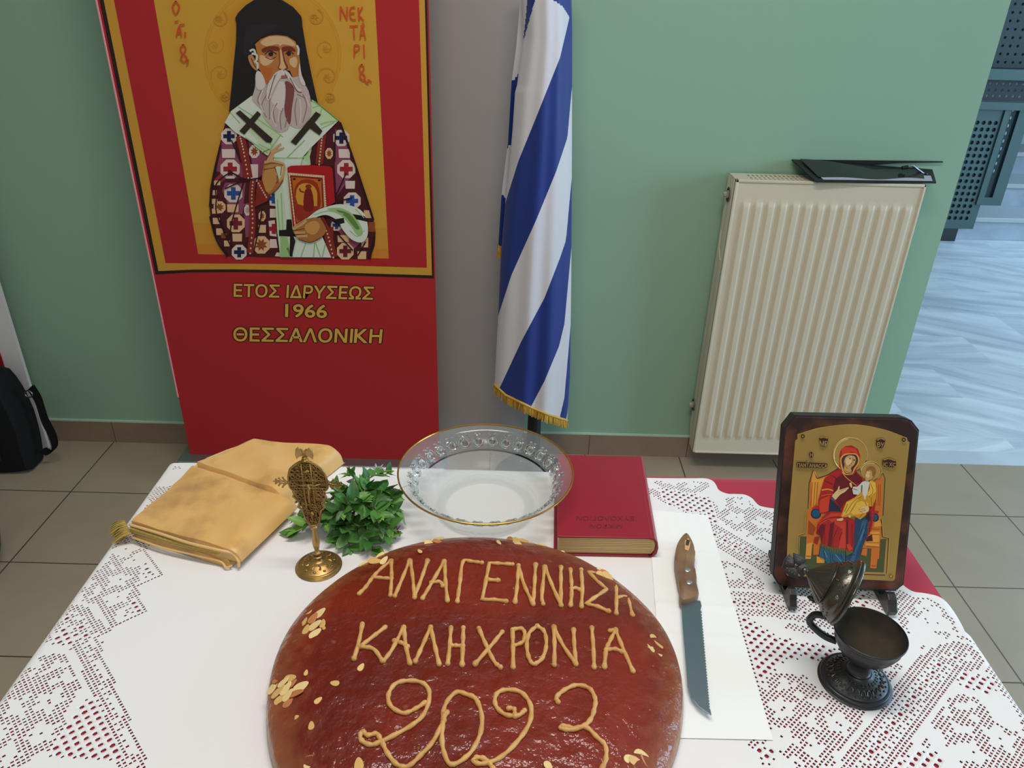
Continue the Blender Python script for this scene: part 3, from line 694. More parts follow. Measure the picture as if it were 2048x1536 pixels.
# rear layer peeking out at the left, and the back of the hanging roll
def lback(y): return itp([(-60, 1044), (0, 1040), (90, 1033), (165, 1023), (285, 1016), (330, 1010), (390, 1003), (470, 998), (500, 996)], y)
k0 = len(rows); rb = []
for j in range(90):
    y = -60 + 552*j/89
    for i in range(8):
        u = i/7; x = lback(y)*(1-u) + (itp(L_left, y)+16)*u
        rb.append(py(x, y, 2.185 + .008*math.sin(3*u)))
        s = .5
        if 165 <= y + (x-1020)*.9 <= 290: s = 1.5
        if y - (x-1003)*.9 > 388: s = 1.5
        sv.append(s)
cv.add(rb, [(j*8+i, j*8+i+1, (j+1)*8+i+1, (j+1)*8+i) for j in range(89) for i in range(7)], M_flag)
bk = []
for j in range(40):
    for i in range(14):
        u = i/13; v = j/39; y = -60 + (fbot(u)+55)*v
        x = (itp(L_left, min(y, 770))+3)*(1-u) + (itp(L_right, y)-1)*u
        bk.append(py(x, y, 2.163+.075*math.sin(math.pi*u))); sv.append(is_s(x, y)+1)
cv.add(bk, [(j*14+i, (j+1)*14+i, (j+1)*14+i+1, j*14+i+1) for j in range(39) for i in range(13)], M_flag)
fo = cv.build('flag_cloth', flg)
at = fo.data.attributes.new('stripe', 'FLOAT', 'POINT'); at.data.foreach_set('value', sv)
# fringe: twisted threads along the lower hem and the rear corner
M_fr = mat('gold_fringe', (206, 158, 30), .5, sheen=.3); M_fr2 = mat('gold_fringe_dark', (170, 122, 22), .6)
b = MB(); hem = []
for i in range(130):
    u = i/129; y = fbot(u); x = itp(L_left, min(y, 770))*(1-u) + itp(L_right, y)*u
    Y = 2.165 - .060*math.sin(math.pi*u)**.7 + .004*math.sin(7*u*math.pi+2.2)+.003*math.sin(17*u+5)
    A = Vector(py(x, y-1, Y-.001)); hem.append(A + Vector((0, -.001, -.003)))
    dx = random.uniform(-.004, .004); b.tube([A, A+Vector((dx*.5, -.002, -.018)), A+Vector((dx, random.uniform(-.004, .002), -random.uniform(.030, .036)))], .0016, M_fr if random.random() < .7 else M_fr2, n=4)
b.tube(hem, .0042, M_fr, n=6); b.build('gold_fringe', flg); b = MB()
for i in range(22):
    t = i/21; A = Vector(py(996+8*t, 489+12*t, 2.184)); b.tube([A, A+Vector((random.uniform(-.003, .003), -.001, -.042+.018*t))], .0018, M_fr if random.random() < .7 else M_fr2, n=4)
b.build('gold_fringe', flg)
MB().tube([(.082, 2.225, .03), (.082, 2.225, 2.1)], .0225, M_black, n=20).build('flag_pole', flg)
MB().lathe([(0, 0), (.125, 0), (.130, .006), (.125, .014), (.05, .026), (.028, .05), (.0, .05)], (.082, 2.225-.075, 0), M_black).build('pole_base', flg)

# ================================================================== radiator
RX0, RX1, RY0, RY1, RZ0, RZ1 = .620, 1.158, 2.196, 2.288, .080, .998
rad = thing('radiator', ((RX0+RX1)/2, 2.24, 0), 'cream ribbed panel radiator mounted low on the green wall', 'radiator')
M_rad = mat('cream_enamel', (214, 200, 176), .42, spec=.45); M_radd = mat('radiator_dark_inside', (70, 64, 52), .8)
# pressed front panel with raised ribs
prof = []
nrib = 14; m0, m1 = RX0+.022, RX1-.016; pitch = (m1-m0)/nrib
def ribh(x):
    t = ((x-m0)/pitch) % 1.0
    if x < m0 or x > m1: return 0
    a = min(abs(t-.5)/.5, 1)
    return max(0., 1 - max(0, (a-.40)/.32)) if a < .72 else 0.
def zf(z):
    return max(0, min(1, (z-(RZ0+.058))/.014, ((RZ1-.062)-z)/.014))
zs = [RZ0+.004, RZ0+.05, RZ0+.056, RZ0+.062, RZ0+.068, RZ0+.074] + list(np.linspace(RZ0+.1, RZ1-.1, 5)) + [RZ1-.08, RZ1-.074, RZ1-.068, RZ1-.062, RZ1-.05, RZ1-.004]
b = MB(); nx = nrib*18+40; xs = np.linspace(RX0+.008, RX1-.006, nx)
vs = [(x, RY0+.0035-.0052*(lambda h: h*h*(3-2*h))(ribh(x))*zf(z), z) for z in zs for x in xs]
b.add(vs, [(j*nx+i, j*nx+i+1, (j+1)*nx+i+1, (j+1)*nx+i) for j in range(len(zs)-1) for i in range(nx-1)], M_rad)
for (lo, hi) in (((RX0, RY0, RZ0), (RX0+.0085, RY0+.012, RZ1)), ((RX1-.0065, RY0, RZ0), (RX1, RY0+.012, RZ1)), ((RX0, RY0, RZ0), (RX1, RY0+.012, RZ0+.006)), ((RX0, RY0, RZ1-.008), (RX1, RY0+.012, RZ1))): b.box(lo, hi, M_rad, .0015)
b.build('front_panel', rad, sharp=50)
b = MB(); b.box((RX0, RY0+.006, RZ0+.0), (RX0+.003, RY0+.062, RZ1-.002), M_rad, .0008); b.box((RX0, RY0+.06, RZ0+.09), (RX0+.003, RY1, RZ1-.002), M_rad, .0008)
b.prism([(RY0+.06, RZ0), (RY1, RZ0+.09), (RY0+.06, RZ0+.09)], RX0, RX0+.003, M_rad, 0, Matrix(((0, 0, 1, 0), (1, 0, 0, 0), (0, 1, 0, 0), (0, 0, 0, 1))))
for zz in (RZ1-.22,): b.tube([(RX0-.0003, RY0+.075, zz+.05), (RX0-.0003, RY0+.07, zz), (RX0-.0003, RY0+.035, zz-.03)], .0012, M_rad, n=6)
b.build('side_cover', rad)
b = MB(); b.box((RX1-.003, RY0+.006, RZ0), (RX1, RY1, RZ1-.002), M_rad, .0008); b.build('side_cover', rad)
MB().box((RX0+.02, RY1-.02, RZ0+.03), (RX1-.02, RY1+.0, RZ1-.03), M_radd).build('rear_panel', rad)
# top grille: slotted plate
b = MB(); zt = RZ1-.002
b.box((RX0, RY0+.004, zt-.002), (RX0+.045, RY1, zt), M_rad, .0005); b.box((RX1-.03, RY0+.004, zt-.002), (RX1, RY1, zt), M_rad, .0005)
for y0_, y1_ in ((RY0+.004, RY0+.016), (RY0+.030, RY0+.0335), (RY0+.047, RY0+.056), (RY1-.014, RY1)): b.box((RX0+.045, y0_, zt-.002), (RX1-.03, y1_, zt), M_rad)
ns = 36
for k in range(ns+1):
    x = RX0+.045+(RX1-RX0-.075)*k/ns
    b.box((x-.0036, RY0+.012, zt-.0022), (x+.0036, RY1-.01, zt-.0003), M_rad)
b.build('top_grille', rad)
MB().box((RX0+.01, RY0+.02, RZ0+.02), (RX1-.01, RY1-.022, RZ1-.03), M_radd).build('convector_core', rad)
TX = Matrix.Rotation(-math.pi/2, 4, 'Y')
for (yy, zz) in ((RY1-.040, RZ1-.055), (RY1-.016, RZ0+.055+.09)):
    T = Matrix.Translation((RX0, yy, zz)) @ TX
    p = MB().lathe([(.0, -.001), (.019, -.001), (.0215, .001), (.0215, .003), (.0175, .0035), (.0165, .0008), (.0, .0008)], None, M_radd, 24, T)
    p.lathe([(.0165, .001), (.0215, .001), (.0215, .003), (.0185, .0032), (.0165, .001)], None, M_rad, 24, T)
    p = p.build('plug_socket', rad)
    MB().lathe([(.012, 0.0), (.012, .006), (.009, .008), (.0075, .008), (.0075, .014), (.006, .016), (0, .016)], None, mat('nickel_plug', (200, 190, 172), .3, metal=.6), 6, T).build('bleed_plug', p)
for x in (RX0+.1, RX1-.1): MB().box((x-.02, RY1-.02, RZ0+.2), (x+.02, WY, RZ1-.2), M_rad).build('wall_bracket', rad)
# clipboard folder lying on the radiator
cb = thing('clipboard_folder', (1.0, 2.24, RZ1), 'open black clipboard folder with sheets lying on top of the radiator', 'clipboard')
M_bl = mat('black_vinyl', (22, 23, 26), .38, spec=.5)
z0 = RZ1+.002
ca, cb_ = pz(1632, 365, z0), pz(1872, 367, z0); cc, cd = py(1864, 341, 2.284), py(1583, 321, 2.286)
def bq(u, v): p = (ca*(1-u)+cb_*u)*(1-v)+(cd*(1-u)+cc*u)*v; return Vector(p)
b = MB(); n_ = 8
for dz in (0, .0035): b.grid(n_, n_, lambda u, v: bq(u, v)+Vector((0, 0, dz)), M_bl)
for e0, e1 in (((0, 0), (1, 0)), ((1, 0), (1, 1)), ((1, 1), (0, 1)), ((0, 1), (0, 0))):
    A, Bq = bq(*e0), bq(*e1); b.add([A, Bq, Bq+Vector((0, 0, .0035)), A+Vector((0, 0, .0035))], [(0, 1, 2, 3)], M_bl, False)
b.build('board', cb)
b = MB(); cvp = [py(x, y, 2.2915) for x, y in ((1583, 319), (1885, 322.5), (1886, 325), (1800, 326), (1720, 332), (1600, 333))]
b.prism([(p[0], p[2]) for p in cvp], -.0015, .0015, M_bl, 0, Matrix(((1, 0, 0, 0), (0, 0, -1, 2.2915), (0, 1, 0, 0), (0, 0, 0, 1)))); b.build('cover', cb)
M_pap = mat('office_paper', (170, 170, 180), .7)
MB().grid(10, 6, lambda u, v: bq(.07+.90*u, .06+.40*v)+Vector((0, 0, .0045)), M_pap).build('paper_sheets', cb, label='grey-white paper sheets')
MB().grid(18, 6, lambda u, v: bq(.05+.86*u, .16+.11*math.sin(u*9)*u+(.80-.11*u)*v)+Vector((0, 0, .006+.003*math.sin(u*6+1)*v)), mat('dark_plastic_sleeve', (30, 30, 33), .25, coat=.3)).build('plastic_sleeve', cb)
b = MB(); M_chr = mat('chrome', (190, 192, 196), .2, metal=1.0)
K = lambda x, y, dz: Vector(py(x, y, 2.25))+Vector((0, 0, dz))
b.tube(cr([K(1812, 336, 0), K(1824, 333, .002), K(1836, 341, .002), K(1848, 348, 0)], 5), .0035, M_chr)
b.tube([K(1804, 336, 0), K(1816, 334, 0)], .0055, M_bl); b.tube([K(1832, 348, 0), K(1848, 349, 0)], .0055, M_bl); b.ball(K(1852, 348.5, 0), .005, M_bl); b.tube([K(1816, 338, -.012), K(1842, 349, -.012)], .004, M_bl)
b.build('clip', cb, label='chrome and black clip')

# ================================================================== things at the left
bd = thing('display_board', (-1.9, 2.245, 0), 'white-edged display board with red lower panel at the left edge', 'board')
XE = py(60, 775, 2.24)[0]
MB().box((-2.40, 2.240, .0), (XE, 2.252, 1.9), mat('white_board', (214, 206, 204), .6)).build('board_panel', bd)
MB().box((-2.36, 2.237, .05), (XE-.062, 2.240, .44), mat('board_red', (150, 24, 34), .5)).build('red_panel', bd, label='red lower panel')
MB().box((-2.36, 2.237, .44), (XE-.062, 2.240, 1.7), mat('board_grey', (120, 112, 112), .6)).build('grey_panel', bd)
for x in (-2.2, -1.75): MB().box((x-.02, 2.20, 0), (x+.02, 2.28, .025), M_black).build('foot', bd)
bg = thing('shoulder_bag', (-1.795, 2.13, 0), 'black shoulder bag with dangling strap on the floor by the wall', 'bag')
M_bag = mat('black_nylon', (17, 16, 17), .8, spec=.25, bump=(200, .3, .001))
b = MB(); bm = bmesh.new(); bmesh.ops.create_cube(bm, size=1); bmesh.ops.subdivide_edges(bm, edges=bm.edges[:], cuts=9, use_grid_fill=True)
for v in bm.verts:
    x, y, z = v.co*2
    g = 1-.04*(abs(x)**6+abs(y)**6); top = 1-.05*max(0, z)**3
    v.co = Vector((-1.768+.212*x*g*top*(1-.05*z*z) - .012*max(0, z), 2.130+.065*y*(1-.15*abs(z)**4)*(1-.1*abs(x)**4), .185+.185*z*(1-.05*(abs(x)**4+abs(y)**4))+.01*math.sin(5*x)*max(0, z)))
b.bm(bm, M_bag); b.build('bag_body', bg)
b = MB(); b.box((-1.96, 2.058, .06), (-1.64, 2.07, .25), M_bag, .005); b.build('front_pocket', bg)
b = MB()
for L in ([(-1.96, 2.065, .31), (-1.63, 2.065, .31)], [(-1.612, 2.09, .33), (-1.602, 2.10, .06)]): b.tube(L, .004, mat('black_piping', (14, 14, 15), .4))
b.build('zip', bg)
b = MB()
def ribbon(mb, pts, w, m, wd):
    P_ = cr(pts, 6); A = [np.array(p)+np.array(wd)*w/2 for p in P_]; B2 = [np.array(p)-np.array(wd)*w/2 for p in P_]; n = len(P_)
    mb.add(A+B2, [(i, i+1, n+i+1, n+i) for i in range(n-1)], m)
    mb.add([a+np.array((0.003, .003, 0)) for a in A]+[a+np.array((0.003, .003, 0)) for a in B2], [(i, n+i, n+i+1, i+1) for i in range(n-1)], m)
sp = [py(60, 775, 2.12), py(75, 800, 2.12), py(88, 840, 2.12), py(104, 872, 2.12), py(108, 895, 2.12), py(98, 906, 2.12), py(84, 900, 2.12)]
ribbon(b, sp, .030, M_bag, (.75, 0, .65)); b.build('strap', bg)
b = MB(); c0 = Vector(py(57, 788, 2.11)); b.tube([c0+Vector((.012*math.cos(t), 0, .012*math.sin(t))) for t in np.linspace(0, 6.28, 12)[:-1]], .0025, mat('dark_buckle', (90, 88, 86), .3, metal=.9), n=6, closed=True); b.build('buckle', bg)
bn = thing('rounded_stand_in', (-1.530, 1.60, 0), 'black rounded stand-in for an unclear object at the left edge', 'stand-in')  # invented shape for a dark sliver, added to shade the floor here
MB().lathe(cr([(0, .0), (.10, .0), (.130, .03), (.150, .12), (.152, .19), (.140, .28), (.128, .31), (.122, .31), (.132, .27), (.140, .15), (.11, .03), (0, .02)], 3), (-1.530, 1.60, 0), mat('black_plastic', (20, 20, 21), .5)).build('stand_in_body', bn)
# ================================================================== table and cloths
TZ = .750; XL, XR, YF, YK = -.566, .600, .26, 1.080
tb = thing('folding_table', (.02, .67, 0), 'rectangular table hidden under the red and white cloths', 'table')
M_tbl = mat('table_laminate', (150, 120, 90), .5)
MB().box((XL+.004, YF+.004, TZ-.030), (XR-.004, YK-.004, TZ-.004), M_tbl, .004).build('tabletop', tb)
for x in (XL+.08, XR-.08):
    for y in (YF+.08, YK-.08): MB().box((x-.018, y-.018, 0), (x+.018, y+.018, TZ-.030), M_black, .003).build('leg', tb)
M_redc = mat('crimson_cloth', (168, 18, 48), .8, sheen=.2, bump=(600, .15, .0006))
b = MB()
def drape(x, y, z, dx=.008, r=.012):
    """lets cloth roll over the table edges and hang"""
    out = [x, y, z]; drop = 0
    for ax, lo, hi in ((0, XL, XR), (1, YF, YK)):
        for side, e in ((-1, lo), (1, hi)):
            o = (out[ax]-e)*side
            if o > 0:
                a = min(o/r, math.pi/2); hang = max(0, o - r*math.pi/2)
                out[ax] = e + side*(r*math.sin(a)+dx*min(1, hang*8)); drop = max(drop, r*(1-math.cos(a)) + hang)
    out[2] -= drop
    return out
us = np.linspace(XL-.17, XR+.17, 120); vs_ = np.linspace(YF-.17, YK+.17, 110)
P_ = [drape(x, y, TZ) for y in vs_ for x in us]
b.add(P_, [(j*120+i, j*120+i+1, (j+1)*120+i+1, (j+1)*120+i) for j in range(109) for i in range(119)], M_redc)
b.build('red_tablecloth', label='crimson cloth under the lace, its back corner showing behind the icon', cat='tablecloth')

# ---------------------------------------------- white cloth with filet lace
ZC = TZ + .0022
lf = lambda L: [tuple(pz(x, y, ZC)[:2]) for x, y in L]
Z6 = lambda L: lf([(x/3.368, 1080+y/3.368) for x, y in L])
Z7 = lambda L: lf([(1440+x/3.368, 1150+y/3.368) for x, y in L])
Z4 = lambda L: lf([(1260+x/6.024, 930+y/6.024) for x, y in L])       # close-up of the back right corner
right_edge = lf([(1290, 956), (1340, 957), (1385, 957), (1410, 957), (1424, 961), (1432, 970), (1438, 981), (1455, 988), (1470, 988.5), (1490, 990), (1504, 997), (1512, 1006), (1522, 1013), (1550, 1018)])
right_edge2 = lf([(1600, 1052), (1640, 1060), (1665, 1090), (1710, 1105), (1735, 1140), (1790, 1160), (1822, 1182), (1850, 1187), (1878, 1194), (1905, 1213), (1919, 1238), (1930, 1264)])
outer = [(-.62, .20), (-.615, 1.045), (-.60, 1.075), (-.565, 1.082), (-.52, 1.088), (-.3, 1.092), (.1, 1.086), (.225, 1.083)] + cr(right_edge, 4) + cr(right_edge2, 4) + [(.665, .68), (.70, .64), (.70, .20)]
linen = lf([(640, 922), (1180, 930), (1300, 992), (1400, 1040), (1425, 1090), (1470, 1230), (1525, 1420), (1490, 1498)]) + Z7([(150, 1195), (320, 1300)]) + lf([(1560, 1600), (1500, 1800), (330, 1800)]) + Z6([(1050, 1536), (690, 690), (850, 575), (1050, 485), (950, 325), (1145, 230), (1020, 60)]) + lf([(330, 1060), (480, 960)])
CELL = .0046
ca_, sa_ = math.cos(math.radians(43)), math.sin(math.radians(43))
def ab(x, y): return x*ca_+y*sa_, -x*sa_+y*ca_
def xy(a, b): return a*ca_-b*sa_, a*sa_+b*ca_
oa = np.array([ab(*p) for p in outer]); a0, b0 = oa.min(0)-CELL*2; a1, b1 = oa.max(0)+CELL*2
NA, NB = int((a1-a0)/CELL)+1, int((b1-b0)/CELL)+1
ia, ib = np.meshgrid(np.arange(NA), np.arange(NB), indexing='ij')
cx, cy = xy(a0+(ia+.5)*CELL, b0+(ib+.5)*CELL)
ins = inpoly(cx, cy, outer); lin = inpoly(cx, cy, linen) & ins
hole = ins & ~lin
big = np.zeros(ins.shape, bool)
def solid(d, w): 
    global hole
    hole &= ~(d < w)
# cloth motifs: roses, scrolls and leaf bands worked solid
nz = fbm(cx*26+3, cy*26+9, 3, 3); leaf = (nz > .55)
hole &= ~leaf
nets = [Z7([(110, 240), (200, 290), (420, 420), (820, 490), (700, 600), (560, 560), (400, 600), (320, 720), (250, 760), (200, 600)]), Z7([(1640, 650), (1850, 700), (1895, 800), (1800, 810), (1650, 775), (1590, 705)]),
        Z7([(1200, 1240), (1420, 1150), (1520, 1260), (1560, 1400), (1100, 1400)]), Z7([(230, 1150), (350, 1140), (380, 1230), (340, 1300), (280, 1270)]), Z7([(880, 170), (980, 110), (1010, 200), (930, 260)]),
        Z4([(330, 260), (560, 310), (830, 360), (970, 380), (1040, 520), (1050, 700), (960, 700), (900, 600), (600, 560), (420, 480)]),
        Z6([(570, 1040), (660, 1060), (760, 1300), (850, 1490), (290, 1480), (330, 1400), (480, 1180)]), Z6([(940, 300), (1105, 230), (1010, 60), (965, 190)]), Z6([(830, 530), (1010, 470), (915, 340)]), Z6([(330, 700), (420, 560), (520, 640), (480, 740)])]
inner = [Z6([(690, 660), (1050, 1536), (1500, 2500)]), Z6([(690, 660), (850, 575), (1050, 485), (950, 325), (1145, 230), (1020, 60)])]
lad = [Z6([(470, 520), (640, 720), (760, 1000), (900, 1350), (1000, 1600)]), Z7([(960, 1330), (1180, 1010), (1370, 740), (1510, 590), (1640, 540)]), Z4([(210, 370), (400, 520), (590, 560)]), Z4([(1000, 820), (1210, 940), (1490, 1100), (1700, 1210)]), Z7([(60, 180), (500, 230), (900, 330)])]
scroll = [(Z6([(250, 735), (420, 745), (520, 800), (590, 930), (545, 1080), (440, 1240), (330, 1400), (260, 1480)]), .0095), (Z6([(540, 380), (590, 520), (690, 670)]), .007), (Z6([(40, 1540), (400, 1500), (900, 1520)]), .006), (Z6([(0, 1500), (-60, 1200)]), .01),
          (Z6([(960, 30), (965, 190), (840, 330), (810, 520)]), .0055), (Z7([(150, 215), (300, 330), (480, 405), (830, 462), (1000, 470)]), .0085), (Z7([(330, 740), (380, 620), (480, 570), (590, 590), (690, 650)]), .009),
          (Z7([(1080, 650), (1250, 590), (1340, 690), (1290, 830), (1170, 960), (1000, 1080)]), .010), (Z7([(1400, 400), (1560, 560), (1790, 670)]), .006), (Z7([(1560, 960), (1600, 850), (1740, 800), (1900, 850)]), .009), (Z7([(1000, 1300), (1160, 1090), (1390, 780), (1600, 640)]), .003),
          (Z4([(1010, 230), (1030, 420), (1070, 690), (1330, 860), (1480, 960)]), .0085), (Z4([(150, 210), (500, 300), (960, 350)]), .006), (Z4([(1050, 1010), (1300, 1130), (1700, 1290)]), .006), (Z7([(300, 830), (420, 720), (640, 720)]), .004), (Z7([(1320, 120), (1500, 180), (1580, 330)]), .006)]
for L, w in scroll: solid(dpoly(cx, cy, cr(L, 5)), w)
roses = [Z6([(700, 350), (680, 450), (785, 385), (820, 180), (800, 265), (900, 140), (860, 60), (300, 880), (400, 880), (300, 1010), (420, 960), (150, 1110), (330, 1090), (200, 1310), (110, 1400), (280, 1300)]),
         Z7([(1390, 240), (1465, 320), (1340, 330), (470, 780), (560, 870), (420, 900), (700, 900), (1700, 930), (1790, 1030), (1650, 1080), (1180, 690), (1230, 760), (640, 1000), (800, 1000), (600, 1150), (420, 1090), (180, 60), (320, 120), (1600, 480), (1880, 1100), (1700, 1200), (1080, 150)]),
         Z4([(700, 230), (1190, 580), (1350, 470), (1280, 640), (1590, 700), (1400, 850), (1640, 900), (500, 190), (1560, 1000), (1400, 1380), (1250, 1300)])]
dots = np.zeros(ins.shape, bool)
for G in roses:
    for i, (rx, ry) in enumerate(G):
        d = np.hypot(cx-rx, cy-ry); an = np.arctan2(cy-ry, cx-rx)
        hole &= ~(d < .0135+.0035*np.cos(5*an+i)); dots |= (d < .0026)
        ring = (d > .0155+.0035*np.cos(5*an+i)) & (d < .026)
        hole |= ring & ins & ~lin & (nz < .66)
hole |= dots & ins & ~lin
for L in lad:
    d = dpoly(cx, cy, cr(L, 5)); w = CELL
    band = (d < 6.2*w) & ins & ~lin
    hole |= band; hole &= ~((d > 4.9*w) & (d < 6.2*w)); hole &= ~((d > 1.5*w) & (d < 2.4*w) & ((ia+ib) % 2 == 0))
    big |= band & (d < 1.5*w) & ((ia//2+ib//2) % 2 == 0)
for N in nets:
    k = inpoly(cx, cy, N) & ins & ~lin; big |= k; hole |= k
for L in inner:
    d = dpoly(cx, cy, L); e = ins & ~lin & (d < 3.0*CELL); hole[e] = ((d > 1.2*CELL) & (d < 2.4*CELL))[e]; big &= ~e
# a firm worked hem along the outer edge
de = dpoly(cx, cy, outer, True); hole &= ~(de < 2.0*CELL); big &= ~(de < 2.0*CELL); hole &= ins & ~lin; big &= hole
# net: whole 2 x 2 blocks become one large mesh, the blocks between keep two small ones
full = np.zeros(ins.shape, bool); blk = big[0:NA//2*2, 0:NB//2*2]
f4 = blk[0::2, 0::2] & blk[1::2, 0::2] & blk[0::2, 1::2] & blk[1::2, 1::2]
for di in (0, 1):
    for dj in (0, 1): full[di:NA//2*2:2, dj:NB//2*2:2] = f4
big4 = full & ins & ~lin; hole &= ~(big & ~full & ((ia+ib) % 2 == 1)); big = big4
big &= hole
M_lin = mat('white_linen', (230, 226, 226), .85, sheen=.1, bump=(900, .12, .0004)); M_lace = mat('white_crochet', (229, 227, 227), .9, bump=(1500, .3, .0006))
mb_lin, mb_lc = MB(), [MB(), MB()]
wob = rng.uniform(-1, 1, (NA+1, NB+1, 2))
def cpos(i, j):
    x, y = xy(a0+i*CELL + wob[i, j, 0]*.0005, b0+j*CELL + wob[i, j, 1]*.0005); return x, y
Zn = lambda x, y: ZC + .0012*float(fbm(x*9, y*9, 11, 2)) 
insp = np.zeros((NA+2, NB+2), bool); insp[1:-1, 1:-1] = ins
OP = np.array(outer)
def nearest_out(x, y):
    A = OP; B = np.roll(OP, -1, 0); d = B-A; t = np.clip(((x-A[:, 0])*d[:, 0]+(y-A[:, 1])*d[:, 1])/((d**2).sum(1)+1e-12), 0, 1)
    q = A + d*t[:, None]; k = np.argmin((q[:, 0]-x)**2+(q[:, 1]-y)**2); return q[k]
def emit(mask_fn, mbs):
    idx = [dict() for _ in mbs]; V = [[] for _ in mbs]; Fq = [[] for _ in mbs]
    def vid(s, i, j):
        if (i, j) in idx[s]: return idx[s][(i, j)]
        x, y = cpos(i, j)
        if not (insp[i, j] and insp[i+1, j] and insp[i, j+1] and insp[i+1, j+1]):
            q = nearest_out(x, y)
            if (q[0]-x)**2+(q[1]-y)**2 < (1.2*CELL)**2: x, y = q
        idx[s][(i, j)] = len(V[s]); V[s].append(drape(x, y, Zn(x, y), .011)); return idx[s][(i, j)]
    done = set()
    for i in range(NA):
        for j in range(NB):
            s = mask_fn(i, j)
            if s is None or (i, j) in done: continue
            if big[i, j] and hole[i, j] and i % 2 == 0 and j % 2 == 0 and hole[i+1, j] and hole[i, j+1] and hole[i+1, j+1] and all(mask_fn(i+p, j+q) == s for p in (0, 1) for q in (0, 1)):
                done.update(((i, j), (i+1, j), (i, j+1), (i+1, j+1))); out8 = [vid(s, i+p, j+q) for p, q in ((0, 0), (1, 0), (2, 0), (2, 1), (2, 2), (1, 2), (0, 2), (0, 1))]; ring = []; low = []
                rx, ry = rng.uniform(.54, .66), rng.uniform(.46, .58)
                for (p, q) in ((-.8, -.8), (0, -1), (.8, -.8), (1, 0), (.8, .8), (0, 1), (-.8, .8), (-1, 0)):
                    x, y = xy(a0+(i+1+p*rx+rng.uniform(-.06, .06))*CELL, b0+(j+1+q*ry+rng.uniform(-.06, .06))*CELL); d3 = drape(x, y, Zn(x, y), .011)
                    ring.append(len(V[s])); V[s].append(d3); low.append(len(V[s])); V[s].append([d3[0], d3[1], d3[2]-.0012])
                for k in range(8): Fq[s].append((out8[k], out8[(k+1) % 8], ring[(k+1) % 8], ring[k])); Fq[s].append((ring[k], ring[(k+1) % 8], low[(k+1) % 8], low[k]))
                continue
            c = [vid(s, i, j), vid(s, i+1, j), vid(s, i+1, j+1), vid(s, i, j+1)]
            if not hole[i, j]: Fq[s].append(tuple(c)); continue
            g = CELL; w2 = rng.uniform(.29, .37) 
            h2 = rng.uniform(.25, .34) 
            mx, my = rng.uniform(-.05, .05, 2); ring = []
            for (p, q) in ((-1, -1), (1, -1), (1, 1), (-1, 1)):
                x, y = xy(a0+(i+.5+mx+p*w2)*CELL, b0+(j+.5+my+q*h2)*CELL)
                ring.append(len(V[s])); V[s].append(drape(x, y, Zn(x, y), .011))
            low = []
            for q in ring:
                p = V[s][q]; low.append(len(V[s])); V[s].append([p[0], p[1], p[2]-.0009])
            for k in range(4):
                Fq[s].append((c[k], c[(k+1) % 4], ring[(k+1) % 4], ring[k])); Fq[s].append((ring[k], ring[(k+1) % 4], low[(k+1) % 4], low[k]))
    for s, m in enumerate(mbs): m.add(V[s], Fq[s], M_lin if m is mb_lin else M_lace)
emit(lambda i, j: 0 if lin[i, j] else None, [mb_lin])
emit(lambda i, j: (0 if cx[i, j] < .02 else 1) if (ins[i, j] and not lin[i, j]) else None, mb_lc)
tc_ = thing('lace_tablecloth', (.02, .67, ZC), 'white linen tablecloth with wide crochet lace borders and scalloped edge', 'tablecloth')
mb_lin.build('linen_panel', tc_, sharp=0)
for m in mb_lc: m.build('lace_border', tc_, sharp=0)
TT = ZC + .0012                              # what stands on the cloth stands here

# ---------------------------------------------- white paper under the knife
b = MB(); M_paper = mat('white_tissue_paper', (238, 238, 236), .8, bump=(30, .25, .002))
c4 = [pz(x, y, TT) for x, y in ((1296, 1020), (1415, 1031), (1546, 1481), (1330, 1476))]
def pap(u, v):
    p = c4[0]*(1-u)*(1-v)+c4[1]*u*(1-v)+c4[2]*u*v+c4[3]*(1-u)*v
    z = .0004
    for cv_ in (.235, .50, .635): z += .0016*math.exp(-((v-cv_)/.012)**2)
    z += .0007*float(fbm(u*5, v*9, 4, 2)); return (p[0], p[1], TT+z)
b.grid(50, 130, pap, M_paper)
b.build('paper_sheet', label='creased white paper sheet lying under the bread knife', cat='paper')
PT = TT + .0022

# ---------------------------------------------- bread knife
kn = thing('bread_knife', (.255, .76, PT), 'serrated bread knife with worn wooden handle lying on white paper', 'knife')
kz = lambda x, y: tuple(pz(1260+x/3.072, 1000+y/3.072, PT+.006)[:2])
M_wood = mat('worn_handle_wood', (140, 108, 74), .5, var=(22, (104, 74, 54), .35, .68), bump=(80, .15, .001))
hd = cr([(342, 234), (292, 285), (272, 370), (282, 460), (300, 560), (312, 650), (412, 618), (405, 540), (392, 440), (394, 370), (386, 300)], 4, True)
b = MB(); bm = bmesh.new(); b.prism([kz(*p) for p in hd], PT, PT+.018, M_wood, .004, smooth=True); b.build('handle', kn)
b = MB(); nick = [(330, 290), (352, 275), (365, 300), (358, 340), (350, 352), (330, 345)]
b.prism([kz(*p) for p in nick], PT+.0178, PT+.0185, mat('raw_wood_nick', (206, 156, 112), .8)); b.prism([kz(*p) for p in ((340, 282), (362, 290), (352, 322), (334, 318))], PT+.018, PT+.0187, mat('dark_nick', (60, 50, 34), .8)); b.build('handle_chip', kn, label='chipped pale wood near the handle end')
for (x, y) in ((345, 471), (356, 547)):
    p = kz(x, y); MB().lathe([(.0042, 0), (.0042, .0188), (.003, .0194), (0, .0194)], (p[0], p[1], PT), mat('rivet_steel', (188, 192, 190), .3, metal=.9), 16).build('rivet', kn)
bl = [(312, 640)] + [(322, 800), (340, 1000), (352, 1150), (372, 1215), (420, 1275), (498, 1330)]
eg = []
y0_, y1_ = 690, 1290; n = 34
